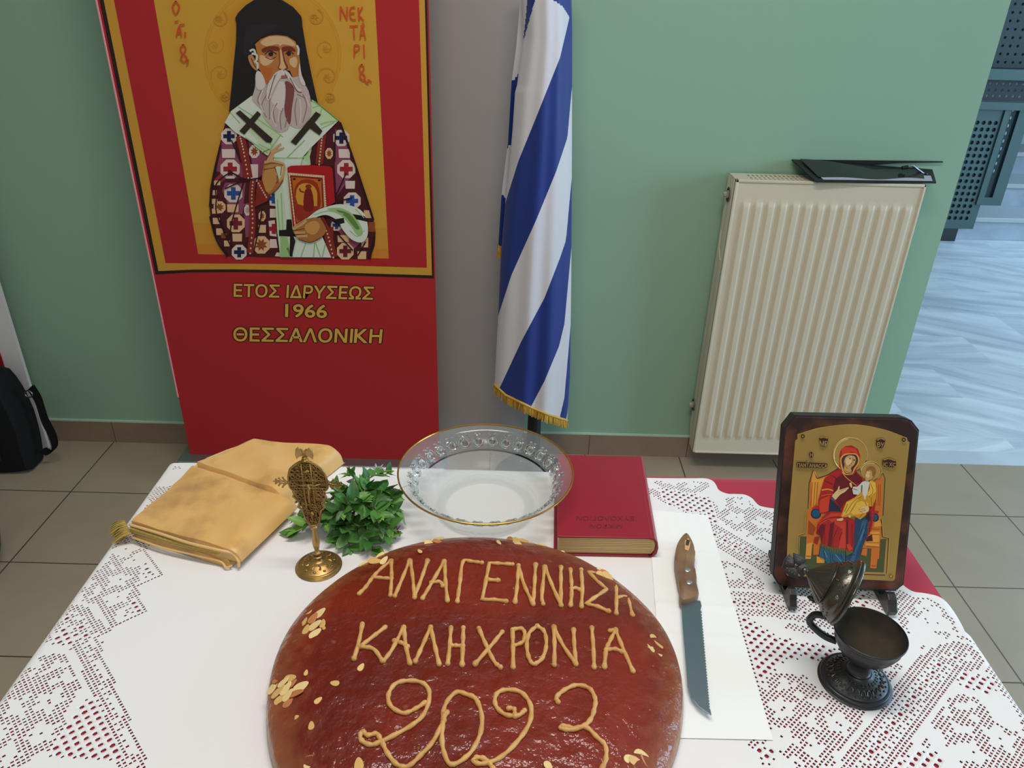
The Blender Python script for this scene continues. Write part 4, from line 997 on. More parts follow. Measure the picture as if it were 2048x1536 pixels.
for k in range(n+1):
    t = k/n; x = 436+(488-436)*t; y = y0_+(y1_-y0_)*t; eg.append((x-6, y)); eg.append((x+3, y+8))
bl2 = bl + eg[::-1] + [(438, 660), (430, 630), (415, 628)]
M_blade = mat('blade_steel', (150, 160, 172), .34, metal=1.0, bump=(40, .03, .001))
b = MB(); b.prism([kz(*p) for p in bl2], PT+.007, PT+.0092, M_blade); b.build('blade', kn)

# ---------------------------------------------- prayer book
bk_ = thing('prayer_book', (.14, .976, TT), 'thick dark red hardcover book lying upside down beside the glass bowl', 'book')
M_bc = mat('red_bookcloth', (142, 22, 42), .38, spec=.45, bump=(300, .06, .0006)); M_pg = mat('book_pages', (214, 186, 132), .8)
BH = .036
c0 = Vector((.0685, .8705, 0)); ex = Vector((1, .012, 0)).normalized(); ey = Vector((.043, 1, 0)).normalized(); BW, BLn = .1475, .2125
TB = Matrix(((ex.x, ey.x, 0, c0.x), (ex.y, ey.y, 0, c0.y), (0, 0, 1, TT), (0, 0, 0, 1)))
b = MB()
b.box((0, 0, 0), (BW-.004, BLn, .003), M_bc, .0012, TB); b.box((.004, 0, BH-.003), (BW-.008, BLn, BH), M_bc, .0012, TB)
# rounded spine on the right
sp_ = [(BW-.010, 0), (BW-.003, .001), (BW+.002, .008), (BW+.003, BH*.5), (BW+.001, BH-.008), (BW-.004, BH-.001), (BW-.011, BH), (BW-.011, BH-.003), (BW-.006, BH-.004), (BW-.002, BH-.010), (BW-.0005, BH*.5), (BW-.002, .010), (BW-.005, .003), (BW-.010, .003)]
b.prism(sp_, 0, BLn, M_bc, 0, TB @ Matrix(((1, 0, 0, 0), (0, 0, 1, 0), (0, 1, 0, 0), (0, 0, 0, 1))), True)
b.build('cover', bk_)
b = MB()
pgs = [(.006, .003), (BW-.006, .003), (BW-.002, .010), (BW-.0012, BH*.5), (BW-.002, BH-.010), (BW-.008, BH-.003), (.008, BH-.003), (.0055, BH*.6), (.005, BH*.3)]
b.prism(pgs, .004, BLn-.004, M_pg, 0, TB @ Matrix(((1, 0, 0, 0), (0, 0, 1, 0), (0, 1, 0, 0), (0, 0, 0, 1))))
for k in range(9):
    z = .005+k*(BH-.010)/8+random.uniform(-.0006, .0006); b.box((.0075, .0037, z), (BW-.006, .0041, z+.0003), mat('page_gap', (176, 146, 96), .9), 0, TB)
b.build('page_block', bk_)
b = MB(); M_tl = mat('dark_stamped_title', (96, 24, 34), .5)
for txt, bl_, br_, tl_ in (('ΜΙΚΡΟΝ', (1245, 1049), (1181, 1049), (1244, 1056.5)), ('ΕΥΧΟΛΟΓΙΟΝ', (1268, 1033), (1153, 1032.5), (1268, 1041.5))):
    W = [np.array(pz(x, y, TT+BH)) for x, y in (bl_, br_, tl_)]
    text_quad(b, txt, *W, (0, 0, 1), .0004, M_tl, off=-.008)
b.build('stamped_title', bk_, label='dark stamped title')
# ================================================================== glass bowl with water
BC_ = (-.0352, .983); BZ = TT
def clear_mat(name, tint, alpha, rough, spec=1.0, diff=(225, 232, 228), bump=None):
    """thin glass: part see-through, part glossy, a little milky"""
    m = bpy.data.materials.new(name); m.use_nodes = True; nt = m.node_tree; nt.nodes.remove(nt.nodes['Principled BSDF'])
    out = nt.nodes['Material Output']; tr = nt.nodes.new('ShaderNodeBsdfTransparent'); tr.inputs[0].default_value = s2l(tint)
    df = nt.nodes.new('ShaderNodeBsdfDiffuse'); df.inputs[0].default_value = s2l(diff)
    tl = nt.nodes.new('ShaderNodeBsdfTranslucent'); tl.inputs[0].default_value = s2l(diff)
    a2 = nt.nodes.new('ShaderNodeMixShader'); a2.inputs[0].default_value = .5; nt.links.new(df.outputs[0], a2.inputs[1]); nt.links.new(tl.outputs[0], a2.inputs[2])
    m1 = nt.nodes.new('ShaderNodeMixShader'); m1.inputs[0].default_value = alpha; nt.links.new(tr.outputs[0], m1.inputs[1]); nt.links.new(a2.outputs[0], m1.inputs[2])
    gl = nt.nodes.new('ShaderNodeBsdfGlossy'); gl.inputs['Roughness'].default_value = rough
    fr = nt.nodes.new('ShaderNodeFresnel'); ge = nt.nodes.new('ShaderNodeNewGeometry')
    e1 = nt.nodes.new('ShaderNodeMath'); e1.operation = 'MULTIPLY_ADD'; e1.inputs[1].default_value = -2; e1.inputs[2].default_value = 1; nt.links.new(ge.outputs['Backfacing'], e1.inputs[0])
    e2 = nt.nodes.new('ShaderNodeMath'); e2.operation = 'POWER'; e2.inputs[0].default_value = 1.0 + .45*spec; nt.links.new(e1.outputs[0], e2.inputs[1]); nt.links.new(e2.outputs[0], fr.inputs['IOR'])
    m2 = nt.nodes.new('ShaderNodeMixShader'); nt.links.new(fr.outputs[0], m2.inputs[0]); nt.links.new(m1.outputs[0], m2.inputs[1]); nt.links.new(gl.outputs[0], m2.inputs[2])
    nt.links.new(m2.outputs[0], out.inputs['Surface'])
    if bump:
        tc = nt.nodes.new('ShaderNodeTexCoord'); n = nt.nodes.new('ShaderNodeTexNoise'); n.inputs['Scale'].default_value = bump[0]; nt.links.new(tc.outputs['Object'], n.inputs['Vector'])
        bp = nt.nodes.new('ShaderNodeBump'); bp.inputs['Strength'].default_value = bump[1]; bp.inputs['Distance'].default_value = .002
        nt.links.new(n.outputs['Fac'], bp.inputs['Height']); nt.links.new(bp.outputs[0], gl.inputs['Normal'])
    return m
bo = thing('glass_bowl', (*BC_, BZ), 'large clear glass bowl with gold rim and raised apple band', 'bowl')
M_gl = clear_mat('bowl_glass', (250, 252, 251), .20, .12, diff=(232, 234, 232))
M_glb = clear_mat('bowl_frosted_glass', (252, 253, 252), .30, .25, diff=(248, 249, 247))
SB = .86
prof = [np.array((p[0]*1.012, p[1]*SB)) for p in cr([(.0, .010), (.070, .010), (.080, .013), (.090, .026), (.099, .042), (.107, .056), (.115, .068), (.122, .0765), (.1320, .0815)], 5)]
z_b = [p for p in prof if p[1] <= .0475*SB]; z_t = [p for p in prof if p[1] >= .045*SB]
MB().lathe(z_t, (*BC_, BZ), M_gl, 96).build('upper_wall', bo)
MB().lathe(z_b, (*BC_, BZ), M_glb, 96).build('lower_wall', bo, label='milky lower wall')
MB().lathe([(.062, 0), (.072, 0), (.078, .010), (.062, .0085)], (*BC_, BZ), M_glb, 64).build('foot_ring', bo)
M_gold = mat('gold_rim', (184, 138, 62), .25, metal=.85)
MB().tube([(BC_[0]+.1339*math.cos(t), BC_[1]+.1339*math.sin(t), BZ+.0820*SB) for t in np.linspace(0, 2*math.pi, 121)[:-1]], .0014, M_gold, n=8, closed=True).build('gold_rim', bo)
# apples in relief
M_ap = bpy.data.materials.new('apple_relief_glass'); M_ap.use_nodes = True
_b = M_ap.node_tree.nodes['Principled BSDF']; _b.inputs['Base Color'].default_value = (.93, .96, .94, 1); _b.inputs['Roughness'].default_value = .04; _b.inputs['Transmission Weight'].default_value = 1.0; _b.inputs['IOR'].default_value = 1.45
b = MB(); NAP = 30
def wallp(a, h, off=0.0):
    h = h*SB; r = np.interp(h, [p[1] for p in prof[3:]], [p[0] for p in prof[3:]]) + off
    return Vector((BC_[0]+r*math.cos(a), BC_[1]+r*math.sin(a), BZ+h))
for k in range(NAP):
    a = 2*math.pi*k/NAP+.05; out = []
    for t in np.linspace(0, 2*math.pi, 22)[:-1]:
        rx = .0082*(1+.06*math.cos(2*t)); hx = math.cos(t)*rx; hz = math.sin(t)*.0086 - (.0022*math.exp(-(hx/.0022)**2) if math.sin(t) > 0 else -.001*math.exp(-(hx/.0022)**2))
        out.append(wallp(a+hx/.112, .0610+hz, -.0012))
    rd = Vector((math.cos(a), math.sin(a), -.55)).normalized(); tg = Vector((-math.sin(a), math.cos(a), 0)); vv = rd.cross(tg); c_ = wallp(a, .0610, -.0010)
    b.ball((0, 0, 0), (.0066, .0070, .0018), M_ap, 14, 8, Matrix(((tg.x, vv.x, rd.x, c_.x), (tg.y, vv.y, rd.y, c_.y), (tg.z, vv.z, rd.z, c_.z), (0, 0, 0, 1))))
    b.tube(out, .0017, M_ap, n=6, closed=True)
    b.tube([wallp(a+.001/.112, .0690, -.0012), wallp(a+.002/.112, .0720, -.0012)], .0012, M_ap, n=6)
    for sg in (-1, 1): b.ball(wallp(a+sg*.0042/.112, .0722, -.0012), (.0026, .0018, .0016), M_ap, 8, 6)
b.build('apple_relief', bo)
# water
wt = MB(); zw = .0445*SB; rw = np.interp(zw, [p[1] for p in prof[3:]], [p[0] for p in prof[3:]])-.0012
M_wat = clear_mat('water', (253, 254, 254), .05, .01, .75, (244, 246, 245), bump=(26, .05))
pr = [(max(p[0]-.0016, 0), p[1]+.0012) for p in prof if .008 <= p[1] < zw-.002]
wt.lathe([(0.0001, zw)] + [(rw*t, zw) for t in (.3, .6, .85, .97)] + [(rw, zw)], (*BC_, BZ), M_wat, 96)
wt.build('water', label='still clear water half filling the glass bowl', cat='water', origin=(*BC_, BZ+.006))

# ================================================================== New Year bread
BX, BY, BR, BHt = -.032, .648, .2440, .0485
RYB = .2395
def bz(x, y):
    r = math.hypot((x-BX)/BR, (y-BY)/RYB)
    if r >= 1: return 0.0
    e = (1-r**6)**.55
    return BHt*e*(.90+.10*(1-r*r)) + .0016*(float(fbm(x*34, y*34, 5, 3))-.5)*min(1, (1-r)*8) + .003*(float(fbm(x*9, y*9, 8, 2))-.5)*min(1, (1-r)*5)
br_ = thing('new_year_bread', (BX, BY, TT), 'huge round glossy brown bread with piped lettering and almond flakes', 'bread')
def bread_mat():
    m = bpy.data.materials.new('glazed_crust'); m.use_nodes = True; nt = m.node_tree; p = nt.nodes['Principled BSDF']
    tc = nt.nodes.new('ShaderNodeTexCoord')
    n1 = nt.nodes.new('ShaderNodeTexNoise'); n1.inputs['Scale'].default_value = 9; n1.inputs['Detail'].default_value = 6; nt.links.new(tc.outputs['Object'], n1.inputs['Vector'])
    r1 = nt.nodes.new('ShaderNodeValToRGB'); e = r1.color_ramp.elements; e[0].position = .3; e[0].color = s2l((90, 18, 7)); e[1].position = .7; e[1].color = s2l((126, 32, 11)); nt.links.new(n1.outputs['Fac'], r1.inputs[0])
    # paler baked rim low on the side
    sx = nt.nodes.new('ShaderNodeSeparateXYZ'); nt.links.new(tc.outputs['Object'], sx.inputs[0])
    n2 = nt.nodes.new('ShaderNodeTexNoise'); n2.inputs['Scale'].default_value = 60; n2.inputs['Detail'].default_value = 5; nt.links.new(tc.outputs['Object'], n2.inputs['Vector'])
    ad = nt.nodes.new('ShaderNodeMath'); ad.operation = 'MULTIPLY_ADD'; ad.inputs[1].default_value = .022; nt.links.new(n2.outputs['Fac'], ad.inputs[0]); nt.links.new(sx.outputs['Z'], ad.inputs[2])
    mr = nt.nodes.new('ShaderNodeMapRange'); mr.inputs['From Min'].default_value = .026; mr.inputs['From Max'].default_value = .050; mr.inputs['To Min'].default_value = 1; mr.inputs['To Max'].default_value = 0; nt.links.new(ad.outputs[0], mr.inputs['Value'])
    mx = nt.nodes.new('ShaderNodeMixRGB'); nt.links.new(mr.outputs[0], mx.inputs[0]); nt.links.new(r1.outputs[0], mx.inputs[1]); mx.inputs[2].default_value = s2l((150, 92, 54))
    # small pale blisters
    vo = nt.nodes.new('ShaderNodeTexVoronoi'); vo.inputs['Scale'].default_value = 42; nt.links.new(tc.outputs['Object'], vo.inputs['Vector'])
    r2 = nt.nodes.new('ShaderNodeValToRGB'); e = r2.color_ramp.elements; e[0].position = .0; e[0].color = (.55, .55, .55, 1); e[1].position = .17; e[1].color = (0, 0, 0, 1); nt.links.new(vo.outputs['Distance'], r2.inputs[0])
    sp = nt.nodes.new('ShaderNodeSeparateColor'); nt.links.new(vo.outputs['Color'], sp.inputs[0])
    gt = nt.nodes.new('ShaderNodeMath'); gt.operation = 'GREATER_THAN'; gt.inputs[1].default_value = .62; nt.links.new(sp.outputs[0], gt.inputs[0])
    ml = nt.nodes.new('ShaderNodeMath'); ml.operation = 'MULTIPLY'; nt.links.new(r2.outputs[0], ml.inputs[0]); nt.links.new(gt.outputs[0], ml.inputs[1])
    m3 = nt.nodes.new('ShaderNodeMixRGB'); nt.links.new(ml.outputs[0], m3.inputs[0]); nt.links.new(mx.outputs[0], m3.inputs[1]); m3.inputs[2].default_value = s2l((176, 92, 66)); nt.links.new(m3.outputs[0], p.inputs['Base Color'])
    p.inputs['Roughness'].default_value = .5; p.inputs['Coat IOR'].default_value = 1.42; p.inputs['Coat Weight'].default_value = .6; p.inputs['Coat Roughness'].default_value = .05; p.inputs['Specular IOR Level'].default_value = .22
    b1 = nt.nodes.new('ShaderNodeTexNoise'); b1.inputs['Scale'].default_value = 40; b1.inputs['Detail'].default_value = 4; nt.links.new(tc.outputs['Object'], b1.inputs['Vector'])
    sm = nt.nodes.new('ShaderNodeMath'); sm.operation = 'MULTIPLY_ADD'; sm.inputs[1].default_value = .8; nt.links.new(ml.outputs[0], sm.inputs[0]); nt.links.new(b1.outputs['Fac'], sm.inputs[2])
    bp = nt.nodes.new('ShaderNodeBump'); bp.inputs['Strength'].default_value = .95; bp.inputs['Distance'].default_value = .0068; nt.links.new(sm.outputs[0], bp.inputs['Height'])
    nt.links.new(bp.outputs[0], p.inputs['Normal']); nt.links.new(bp.outputs[0], p.inputs['Coat Normal'])
    return m
M_bread = bread_mat()
b = MB(); nr, na = 90, 240; vs = [(BX, BY, TT+bz(BX, BY))]; 
rad_ = [1-(1-t)**1.7 for t in np.linspace(0, 1, nr+1)][1:]
for i, r in enumerate(rad_):
    for k in range(na):
        a = 2*math.pi*k/na; wv = 1+.006*math.sin(3*a+1)+.004*math.sin(7*a)
        rr = min(r, .9995); x, y = BX+BR*rr*math.cos(a), BY+RYB*rr*math.sin(a); z = bz(x, y)
        vs.append((BX+(x-BX)*wv, BY+(y-BY)*wv, TT+z+.010*(r**10)*(1 if z > .012 else z/.012)))
for k in range(na):   # tucked under edge
    a = 2*math.pi*k/na; wv = 1+.006*math.sin(3*a+1)+.004*math.sin(7*a); vs.append((BX+BR*.95*wv*math.cos(a), BY+RYB*.95*wv*math.sin(a), TT))
fs = [(0, 1+k, 1+(k+1) % na) for k in range(na)]
for i in range(nr):
    for k in range(na): fs.append((1+i*na+k, 1+(i+1)*na+k, 1+(i+1)*na+(k+1) % na, 1+i*na+(k+1) % na))
fs.append(tuple(1+nr*na+k for k in range(na))[::-1])
b.add(vs, fs, M_bread); b.build('crust', br_, sharp=0)
def onbread(x, y, rmax=.985):
    """where the sight line through a photograph point meets the crust"""
    best = (-1, None, 0)
    for i in range(260):
        z = .062-.00022*i; p = pz(x, y, TT+z); g = bz(p[0], p[1])-z
        if g >= 0: best = (g, p, z); break
        if g > best[0]: best = (g, p, z)
    p, z = best[1], best[2]
    dx, dy = (p[0]-BX)/BR, (p[1]-BY)/RYB; r = math.hypot(dx, dy)
    if r > rmax: p = (BX+dx/r*rmax*BR, BY+dy/r*rmax*RYB)
    z = bz(p[0], p[1])
    return Vector((p[0], p[1], TT+z))
M_ic = mat('piped_icing', (206, 158, 92), .55, bump=(160, .25, .001), var=(60, (190, 136, 72), .4, .7))
I4 = lambda x, y: (500+x/3.16, 1050+y/3.16); I5 = lambda x, y: (900+x/3.16, 1050+y/3.16)
letters = [ # every letter as its piped strokes
 (I4, [[(690, 440), (730, 400), (770, 345), (820, 290), (890, 235)], [(893, 232), (895, 340), (888, 450)], [(780, 335), (830, 340), (895, 345)]]),
 (I4, [[(915, 455), (960, 350), (1010, 230)], [(1013, 230), (1030, 350), (1040, 465)], [(1040, 462), (1085, 340), (1122, 230)]]),
 (I4, [[(1090, 470), (1150, 370), (1228, 235)], [(1230, 235), (1235, 360), (1248, 485)], [(1145, 370), (1200, 365), (1218, 392)]]),
 (I4, [[(1310, 490), (1325, 380), (1345, 240), (1400, 236), (1465, 245)]]),
 (I5, [[(395, 255), (320, 250), (248, 246), (228, 350), (203, 478), (280, 478), (355, 488)], [(240, 352), (305, 356)]]),
 (I5, [[(410, 495), (425, 380), (432, 262)], [(432, 262), (470, 390), (525, 505)], [(525, 508), (533, 390), (540, 255)]]),
 (I5, [[(588, 505), (580, 450), (598, 270)], [(598, 268), (650, 400), (703, 515)], [(700, 515), (700, 390), (700, 272)]]),
 (I5, [[(762, 515), (768, 410), (760, 288)], [(830, 522), (835, 400), (828, 288)], [(768, 408), (800, 405), (832, 425)]]),
 (I5, [[(965, 320), (920, 310), (872, 302), (930, 360), (990, 412), (920, 460), (858, 503), (930, 520), (1003, 552)]]),
 (I5, [[(1045, 365), (1050, 440), (1050, 565)], [(1110, 386), (1126, 480), (1152, 578)], [(1060, 465), (1100, 458), (1150, 480)]]),
 (I4, [[(710, 632), (690, 740), (658, 850)], [(855, 652), (780, 710), (695, 775)], [(700, 775), (780, 790), (838, 865)]]),
 (I4, [[(845, 865), (900, 790), (972, 652)], [(972, 652), (985, 770), (1010, 880)], [(912, 738), (960, 752), (995, 775)]]),
 (I4, [[(1045, 868), (1085, 780), (1142, 652)], [(1142, 652), (1170, 780), (1195, 885)]]),
 (I4, [[(1270, 655), (1262, 770), (1250, 882)], [(1348, 655), (1345, 770), (1340, 890)], [(1268, 768), (1300, 768), (1345, 770)]]),
 (I5, [[(182, 660), (230, 770), (280, 870), (318, 905)], [(330, 682), (250, 780), (158, 885)]]),
 (I5, [[(395, 670), (398, 790), (398, 905)], [(395, 668), (450, 660), (472, 690), (460, 745), (400, 770)]]),
 (I5, [[(550, 645), (500, 690), (485, 770), (500, 850), (530, 885), (585, 845), (608, 760), (595, 680), (550, 645)]]),
 (I5, [[(658, 890), (660, 770), (655, 650)], [(655, 650), (710, 760), (795, 885)], [(795, 882), (785, 770), (780, 668)]]),
 (I5, [[(895, 655), (905, 780), (910, 905)]]),
 (I5, [[(975, 905), (985, 800), (1010, 740), (1045, 670)], [(1045, 670), (1090, 780), (1155, 930)], [(985, 795), (1040, 790), (1090, 808)], [(1010, 675), (1045, 668)]]),
 (I4, [[(1105, 1130), (1050, 1165), (970, 1195), (890, 1150), (875, 1080), (920, 1010), (1010, 990), (1100, 1010), (1135, 1080), (1100, 1200), (1010, 1280), (840, 1370), (760, 1395), (700, 1360), (710, 1310), (745, 1335), (800, 1325), (830, 1370), (870, 1450), (930, 1520), (1000, 1530), (1080, 1460), (1160, 1370), (1225, 1240)]]),
 (I4, [[(1245, 1190), (1220, 1230), (1235, 1140), (1300, 1065), (1365, 1075), (1430, 1110), (1465, 1220), (1450, 1340), (1380, 1460), (1270, 1520), (1220, 1420), (1215, 1300), (1230, 1200)]]),
 (I5, [[(470, 1180), (430, 1210), (350, 1205), (290, 1150), (290, 1080), (350, 1048), (450, 1065), (510, 1150), (500, 1260), (420, 1380), (310, 1480), (200, 1515), (150, 1500), (170, 1475), (230, 1490), (270, 1545)], [(370, 1165), (405, 1170), (410, 1215)]]),
 (I5, [[(682, 1125), (672, 1095), (720, 1050), (800, 1018), (880, 1040), (915, 1100), (915, 1150), (890, 1230), (840, 1278), (760, 1300), (700, 1290), (715, 1275), (780, 1290), (860, 1285), (930, 1350), (980, 1400), (985, 1480), (960, 1545)]]),
]
for zf_, S in letters:
    b = MB()
    for L in S:
        sharp_ = len(L) <= 3 or len(L) in (7, 9) and zf_ is I5 and L[0][1] < 400
        Q = cr(L, 5) if not sharp_ or len(L) == 3 else cr(L, 2) if False else [np.array(p, float) for i in range(len(L)-1) for p in [np.array(L[i])*(1-t)+np.array(L[i+1])*t for t in (0, .25, .5, .75)]]+[np.array(L[-1], float)]
        pts = [onbread(*zf_(*q)) + Vector((0, 0, .0014)) for q in Q]
        n_ = len(pts); rr = [.0026*(1+.16*math.sin(i*1.7+L[0][0])+random.uniform(-.08, .08)) for i in range(n_)]
        rr[0] *= 1.25; rr[-1] *= 1.3
        b.tube(pts, rr, M_ic, n=8)
        b.ball(pts[0], .0032, M_ic, 8, 6); b.ball(pts[-1], .0034, M_ic, 8, 6)
    b.build('icing_letter', br_, sharp=0)
# almond flakes, one part each
M_al = [mat('almond_flake', (214, 172, 104), .5), mat('almond_flake_pale', (226, 196, 136), .5), mat('almond_flake_glazed', (186, 120, 74), .35)]
def flake(x, y, L, w, rot, mi, lift=.001):
    c = onbread(x, y, .955); e = .004; n = Vector((bz(c.x-e, c.y)-bz(c.x+e, c.y), bz(c.x, c.y-e)-bz(c.x, c.y+e), 2*e)).normalized()
    
    if c.y > BY+.12: n = (n*.45+Vector((0, -.35, .8))).normalized(); lift += .0032
    n = (n+Vector((random.uniform(-.22, .22), random.uniform(-.22, .22), 0))).normalized()
    t = Vector((math.cos(rot), math.sin(rot), 0)); t = (t-n*t.dot(n)).normalized(); s = n.cross(t)
    T = Matrix(((t.x, s.x, n.x, c.x), (t.y, s.y, n.y, c.y), (t.z, s.z, n.z, c.z), (0, 0, 0, 1)))
    poly = []
    for k in range(14):
        a = 2*math.pi*k/14; poly.append((L*math.cos(a)*(1+.10*math.cos(a)), w*math.sin(a)*(1-.22*math.cos(a))))
    MB().prism(poly, lift-.0005, lift+.0009, M_al[mi], .0004, T).build('almond_flake', br_)
# clusters in close-up coordinates of the left part: centre, spread, count
nfl = 0
for (zf_, c, sp, cnt, dr) in ((I4, (380, 605), (110, 98), 13, .9), (I4, (215, 1050), (112, 96), 15, .5), (I4, (125, 1195), (26, 22), 2, 1.3), (I4, (755, 225), (105, 52), 10, .6), (I4, (1150, 110), (70, 22), 8, .2), (I5, (440, 105), (75, 22), 8, -.2), (I5, (590, 130), (40, 8), 2, 0),
                              (I5, (1330, 740), (78, 105), 12, -.9), (I5, (1010, 330), (60, 25), 5, -.6), (I4, (370, 1510), (50, 30), 4, .8), (I5, (1200, 1490), (75, 40), 6, -.5)):
    for i in range(cnt):
        t = i*2.4; r = math.sqrt((i+.5)/cnt); q = zf_(c[0]+sp[0]*r*math.cos(t), c[1]+sp[1]*r*math.sin(t))
        L = random.uniform(.0066, .0100); flake(q[0], q[1], L, L*random.uniform(.48, .62), dr+random.uniform(-.7, .7), random.choice((0, 0, 1, 1, 2)), .0008+.0006*(cnt-i) * (.35)); nfl += 1
for (x, y, L) in ((700, 905, .0055), (540, 1005, .0058), (430, 1115, .0050), (285, 1225, .0052), (390, 1275, .0055), (355, 940, .0040), (1075, 183, .0045), (185, 850, .006), (470, 655, .0035), (690, 1520, .008)):
    q = I4(x, y); flake(q[0], q[1], L, L*.6, random.uniform(0, 3), 0)
for (x, y, L) in ((1245, 640, .006), (1245, 765, .008), (305, 122, .0045), (755, 183, .005), (620, 1530, .007)):
    q = I5(x, y); flake(q[0], q[1], L, L*.55, random.uniform(-1.2, -.6), 1)
# ================================================================== folded gold satin cloth
GZ = lambda x, y, z=.03: pz(220+x/4.096, 870+y/4.096, TT+z)
gc = thing('folded_satin_cloth', (-.43, .96, TT), 'folded gold satin cloth with braid and fringe, in two pleats', 'cloth')
def satin():
    m = bpy.data.materials.new('gold_satin'); m.use_nodes = True; nt = m.node_tree; p = nt.nodes['Principled BSDF']
    tc = nt.nodes.new('ShaderNodeTexCoord'); n = nt.nodes.new('ShaderNodeTexNoise'); n.inputs['Scale'].default_value = 14; n.inputs['Detail'].default_value = 6; nt.links.new(tc.outputs['Object'], n.inputs['Vector'])
    r = nt.nodes.new('ShaderNodeValToRGB'); e = r.color_ramp.elements; e[0].position = .30; e[0].color = s2l((170, 124, 62)); e[1].position = .52; e[1].color = s2l((216, 166, 92)); nt.links.new(n.outputs['Fac'], r.inputs[0]); nt.links.new(r.outputs[0], p.inputs['Base Color'])
    p.inputs['Roughness'].default_value = .42; p.inputs['Sheen Weight'].default_value = .4; p.inputs['Specular IOR Level'].default_value = .5; p.inputs['Anisotropic'].default_value = .4
    w = nt.nodes.new('ShaderNodeTexNoise'); w.inputs['Scale'].default_value = 30; w.inputs['Detail'].default_value = 3; mp = nt.nodes.new('ShaderNodeMapping'); mp.inputs['Rotation'].default_value = (0, 0, .9); mp.inputs['Scale'].default_value = (1, .3, 1)
    nt.links.new(tc.outputs['Object'], mp.inputs[0]); nt.links.new(mp.outputs[0], w.inputs['Vector'])
    bp = nt.nodes.new('ShaderNodeBump'); bp.inputs['Strength'].default_value = .35; bp.inputs['Distance'].default_value = .004; nt.links.new(w.outputs['Fac'], bp.inputs['Height']); nt.links.new(bp.outputs[0], p.inputs['Normal'])
    return m
M_sat = satin()
def pillow(mb, A, B, C, D, z0, h, nu=46, nv=46, edge=(.06, .10, .06, .12), seed=0, wr=.002):
    """folded slab between corners A (front left) B (front right) C (back right) D (back left); soft rounded folds, wrinkled top"""
    A, B, C, D = [np.array(q[:2], float) for q in (A, B, C, D)]
    def top(u, v):
        p = A*(1-u)*(1-v)+B*u*(1-v)+C*u*v+D*(1-u)*v
        e = 1.0
        for d, w in ((u, edge[0]), (1-u, edge[1]), (v, edge[2]), (1-v, edge[3])):
            t = min(max(d/w, 0), 1); e *= math.sqrt(max(0, 1-(1-t)**2))*.97+.03
        z = h*e + wr*e*(float(fbm(p[0]*26, p[1]*26, seed, 3))-.5)*2 + wr*.8*e*math.sin(p[0]*60+p[1]*34+4*float(vnoise(p[0]*12, p[1]*12, seed)))
        q = p + 0*A
        return (q[0], q[1], z0+max(z, .0006))
    mb.grid(nu, nv, top, M_sat)
    mb.grid(12, 12, lambda u, v: (*(A*(1-u)*(1-v)+B*u*(1-v)+C*u*v+D*(1-u)*v), z0+.0002), M_sat)
# lower pleat lies under everything; upper pleat is the front one
zt_ = TT+.0005
bA, bB, bC, bD = GZ(640, 300, .012), GZ(1500, 640, .004), GZ(1935, 200, .022), GZ(1150, 70, .030)
b = MB(); pillow(b, GZ(690, 285, .022), GZ(1420, 640, .0), GZ(1925, 215, .004), GZ(1180, 62, .028), zt_, .037, edge=(.03, .16, .05, .05), seed=3); b.build('rear_pleat', gc)
fl0 = GZ(160, 735, .030); fr0 = GZ(1075, 1000, .026)
b = MB()
pillow(b, GZ(185, 835, .004), GZ(985, 1085, .002), GZ(1500, 640, .002), GZ(640, 300, .012), zt_, .012, edge=(.03, .05, .02, .05), seed=5, wr=.001)
b.build('lower_fold', gc)
b = MB(); pillow(b, GZ(160, 760, .022), GZ(1075, 1075, .006), GZ(1545, 590, .012), GZ(690, 262, .024), zt_+.011, .021, edge=(.02, .17, .035, .07), seed=7, wr=.0018); b.build('front_pleat', gc)
# seams along the left edge and the braid at the front
M_seam = mat('pale_satin_hem', (222, 178, 108), .4, sheen=.4); M_braid = mat('gold_braid', (190, 160, 84), .4, metal=.35, bump=(900, .8, .001))
b = MB(); b.tube([GZ(165, 742, .026), GZ(300, 610, .026), GZ(450, 490, .026), GZ(680, 272, .030)], .0022, M_seam); b.tube([GZ(690, 268, .030), GZ(800, 195, .030), GZ(960, 130, .030), GZ(1120, 75, .034)], .0022, M_seam)
b.tube(cr([GZ(165, 735, .029), GZ(400, 805, .029), GZ(650, 885, .028), GZ(880, 940, .026), GZ(1000, 970, .022), GZ(1050, 1030, .014), GZ(1055, 1080, .006)], 5), .0020, M_seam)
b.tube(cr([GZ(190, 840, .010), GZ(420, 920, .010), GZ(700, 985, .010), GZ(900, 1035, .008), GZ(950, 1085, .004), GZ(1000, 1070, .006)], 5), .0016, M_seam); b.build('hem', gc)
b = MB(); L = cr([GZ(170, 760, .024), GZ(300, 800, .023), GZ(520, 870, .022), GZ(800, 935, .020), GZ(960, 965, .018), GZ(1020, 1010, .013)], 12)
for k in range(2):
    b.tube([Vector(p)+Vector((0, -.001, -.0035*k)) for p in L], [.0022+.0006*((i+k) % 2) for i in range(len(L))], M_braid, n=6)
b.build('braid', gc, label='gold braid along the folded edge')
b = MB(); base = [GZ(120+i*1.6, 700+i*3.2, .018) for i in range(36)]
for p in base:
    q = Vector(p); 
    for r_ in range(3):
        d = Vector((-random.uniform(.016, .026), -random.uniform(-.004, .012), -.012+random.uniform(-.004, .004))); b.tube([q, q+d*.5+Vector((0, 0, .003)), q+d], .0006, M_braid, n=4)
b.build('fringe', gc, label='gold thread fringe at the left corner')

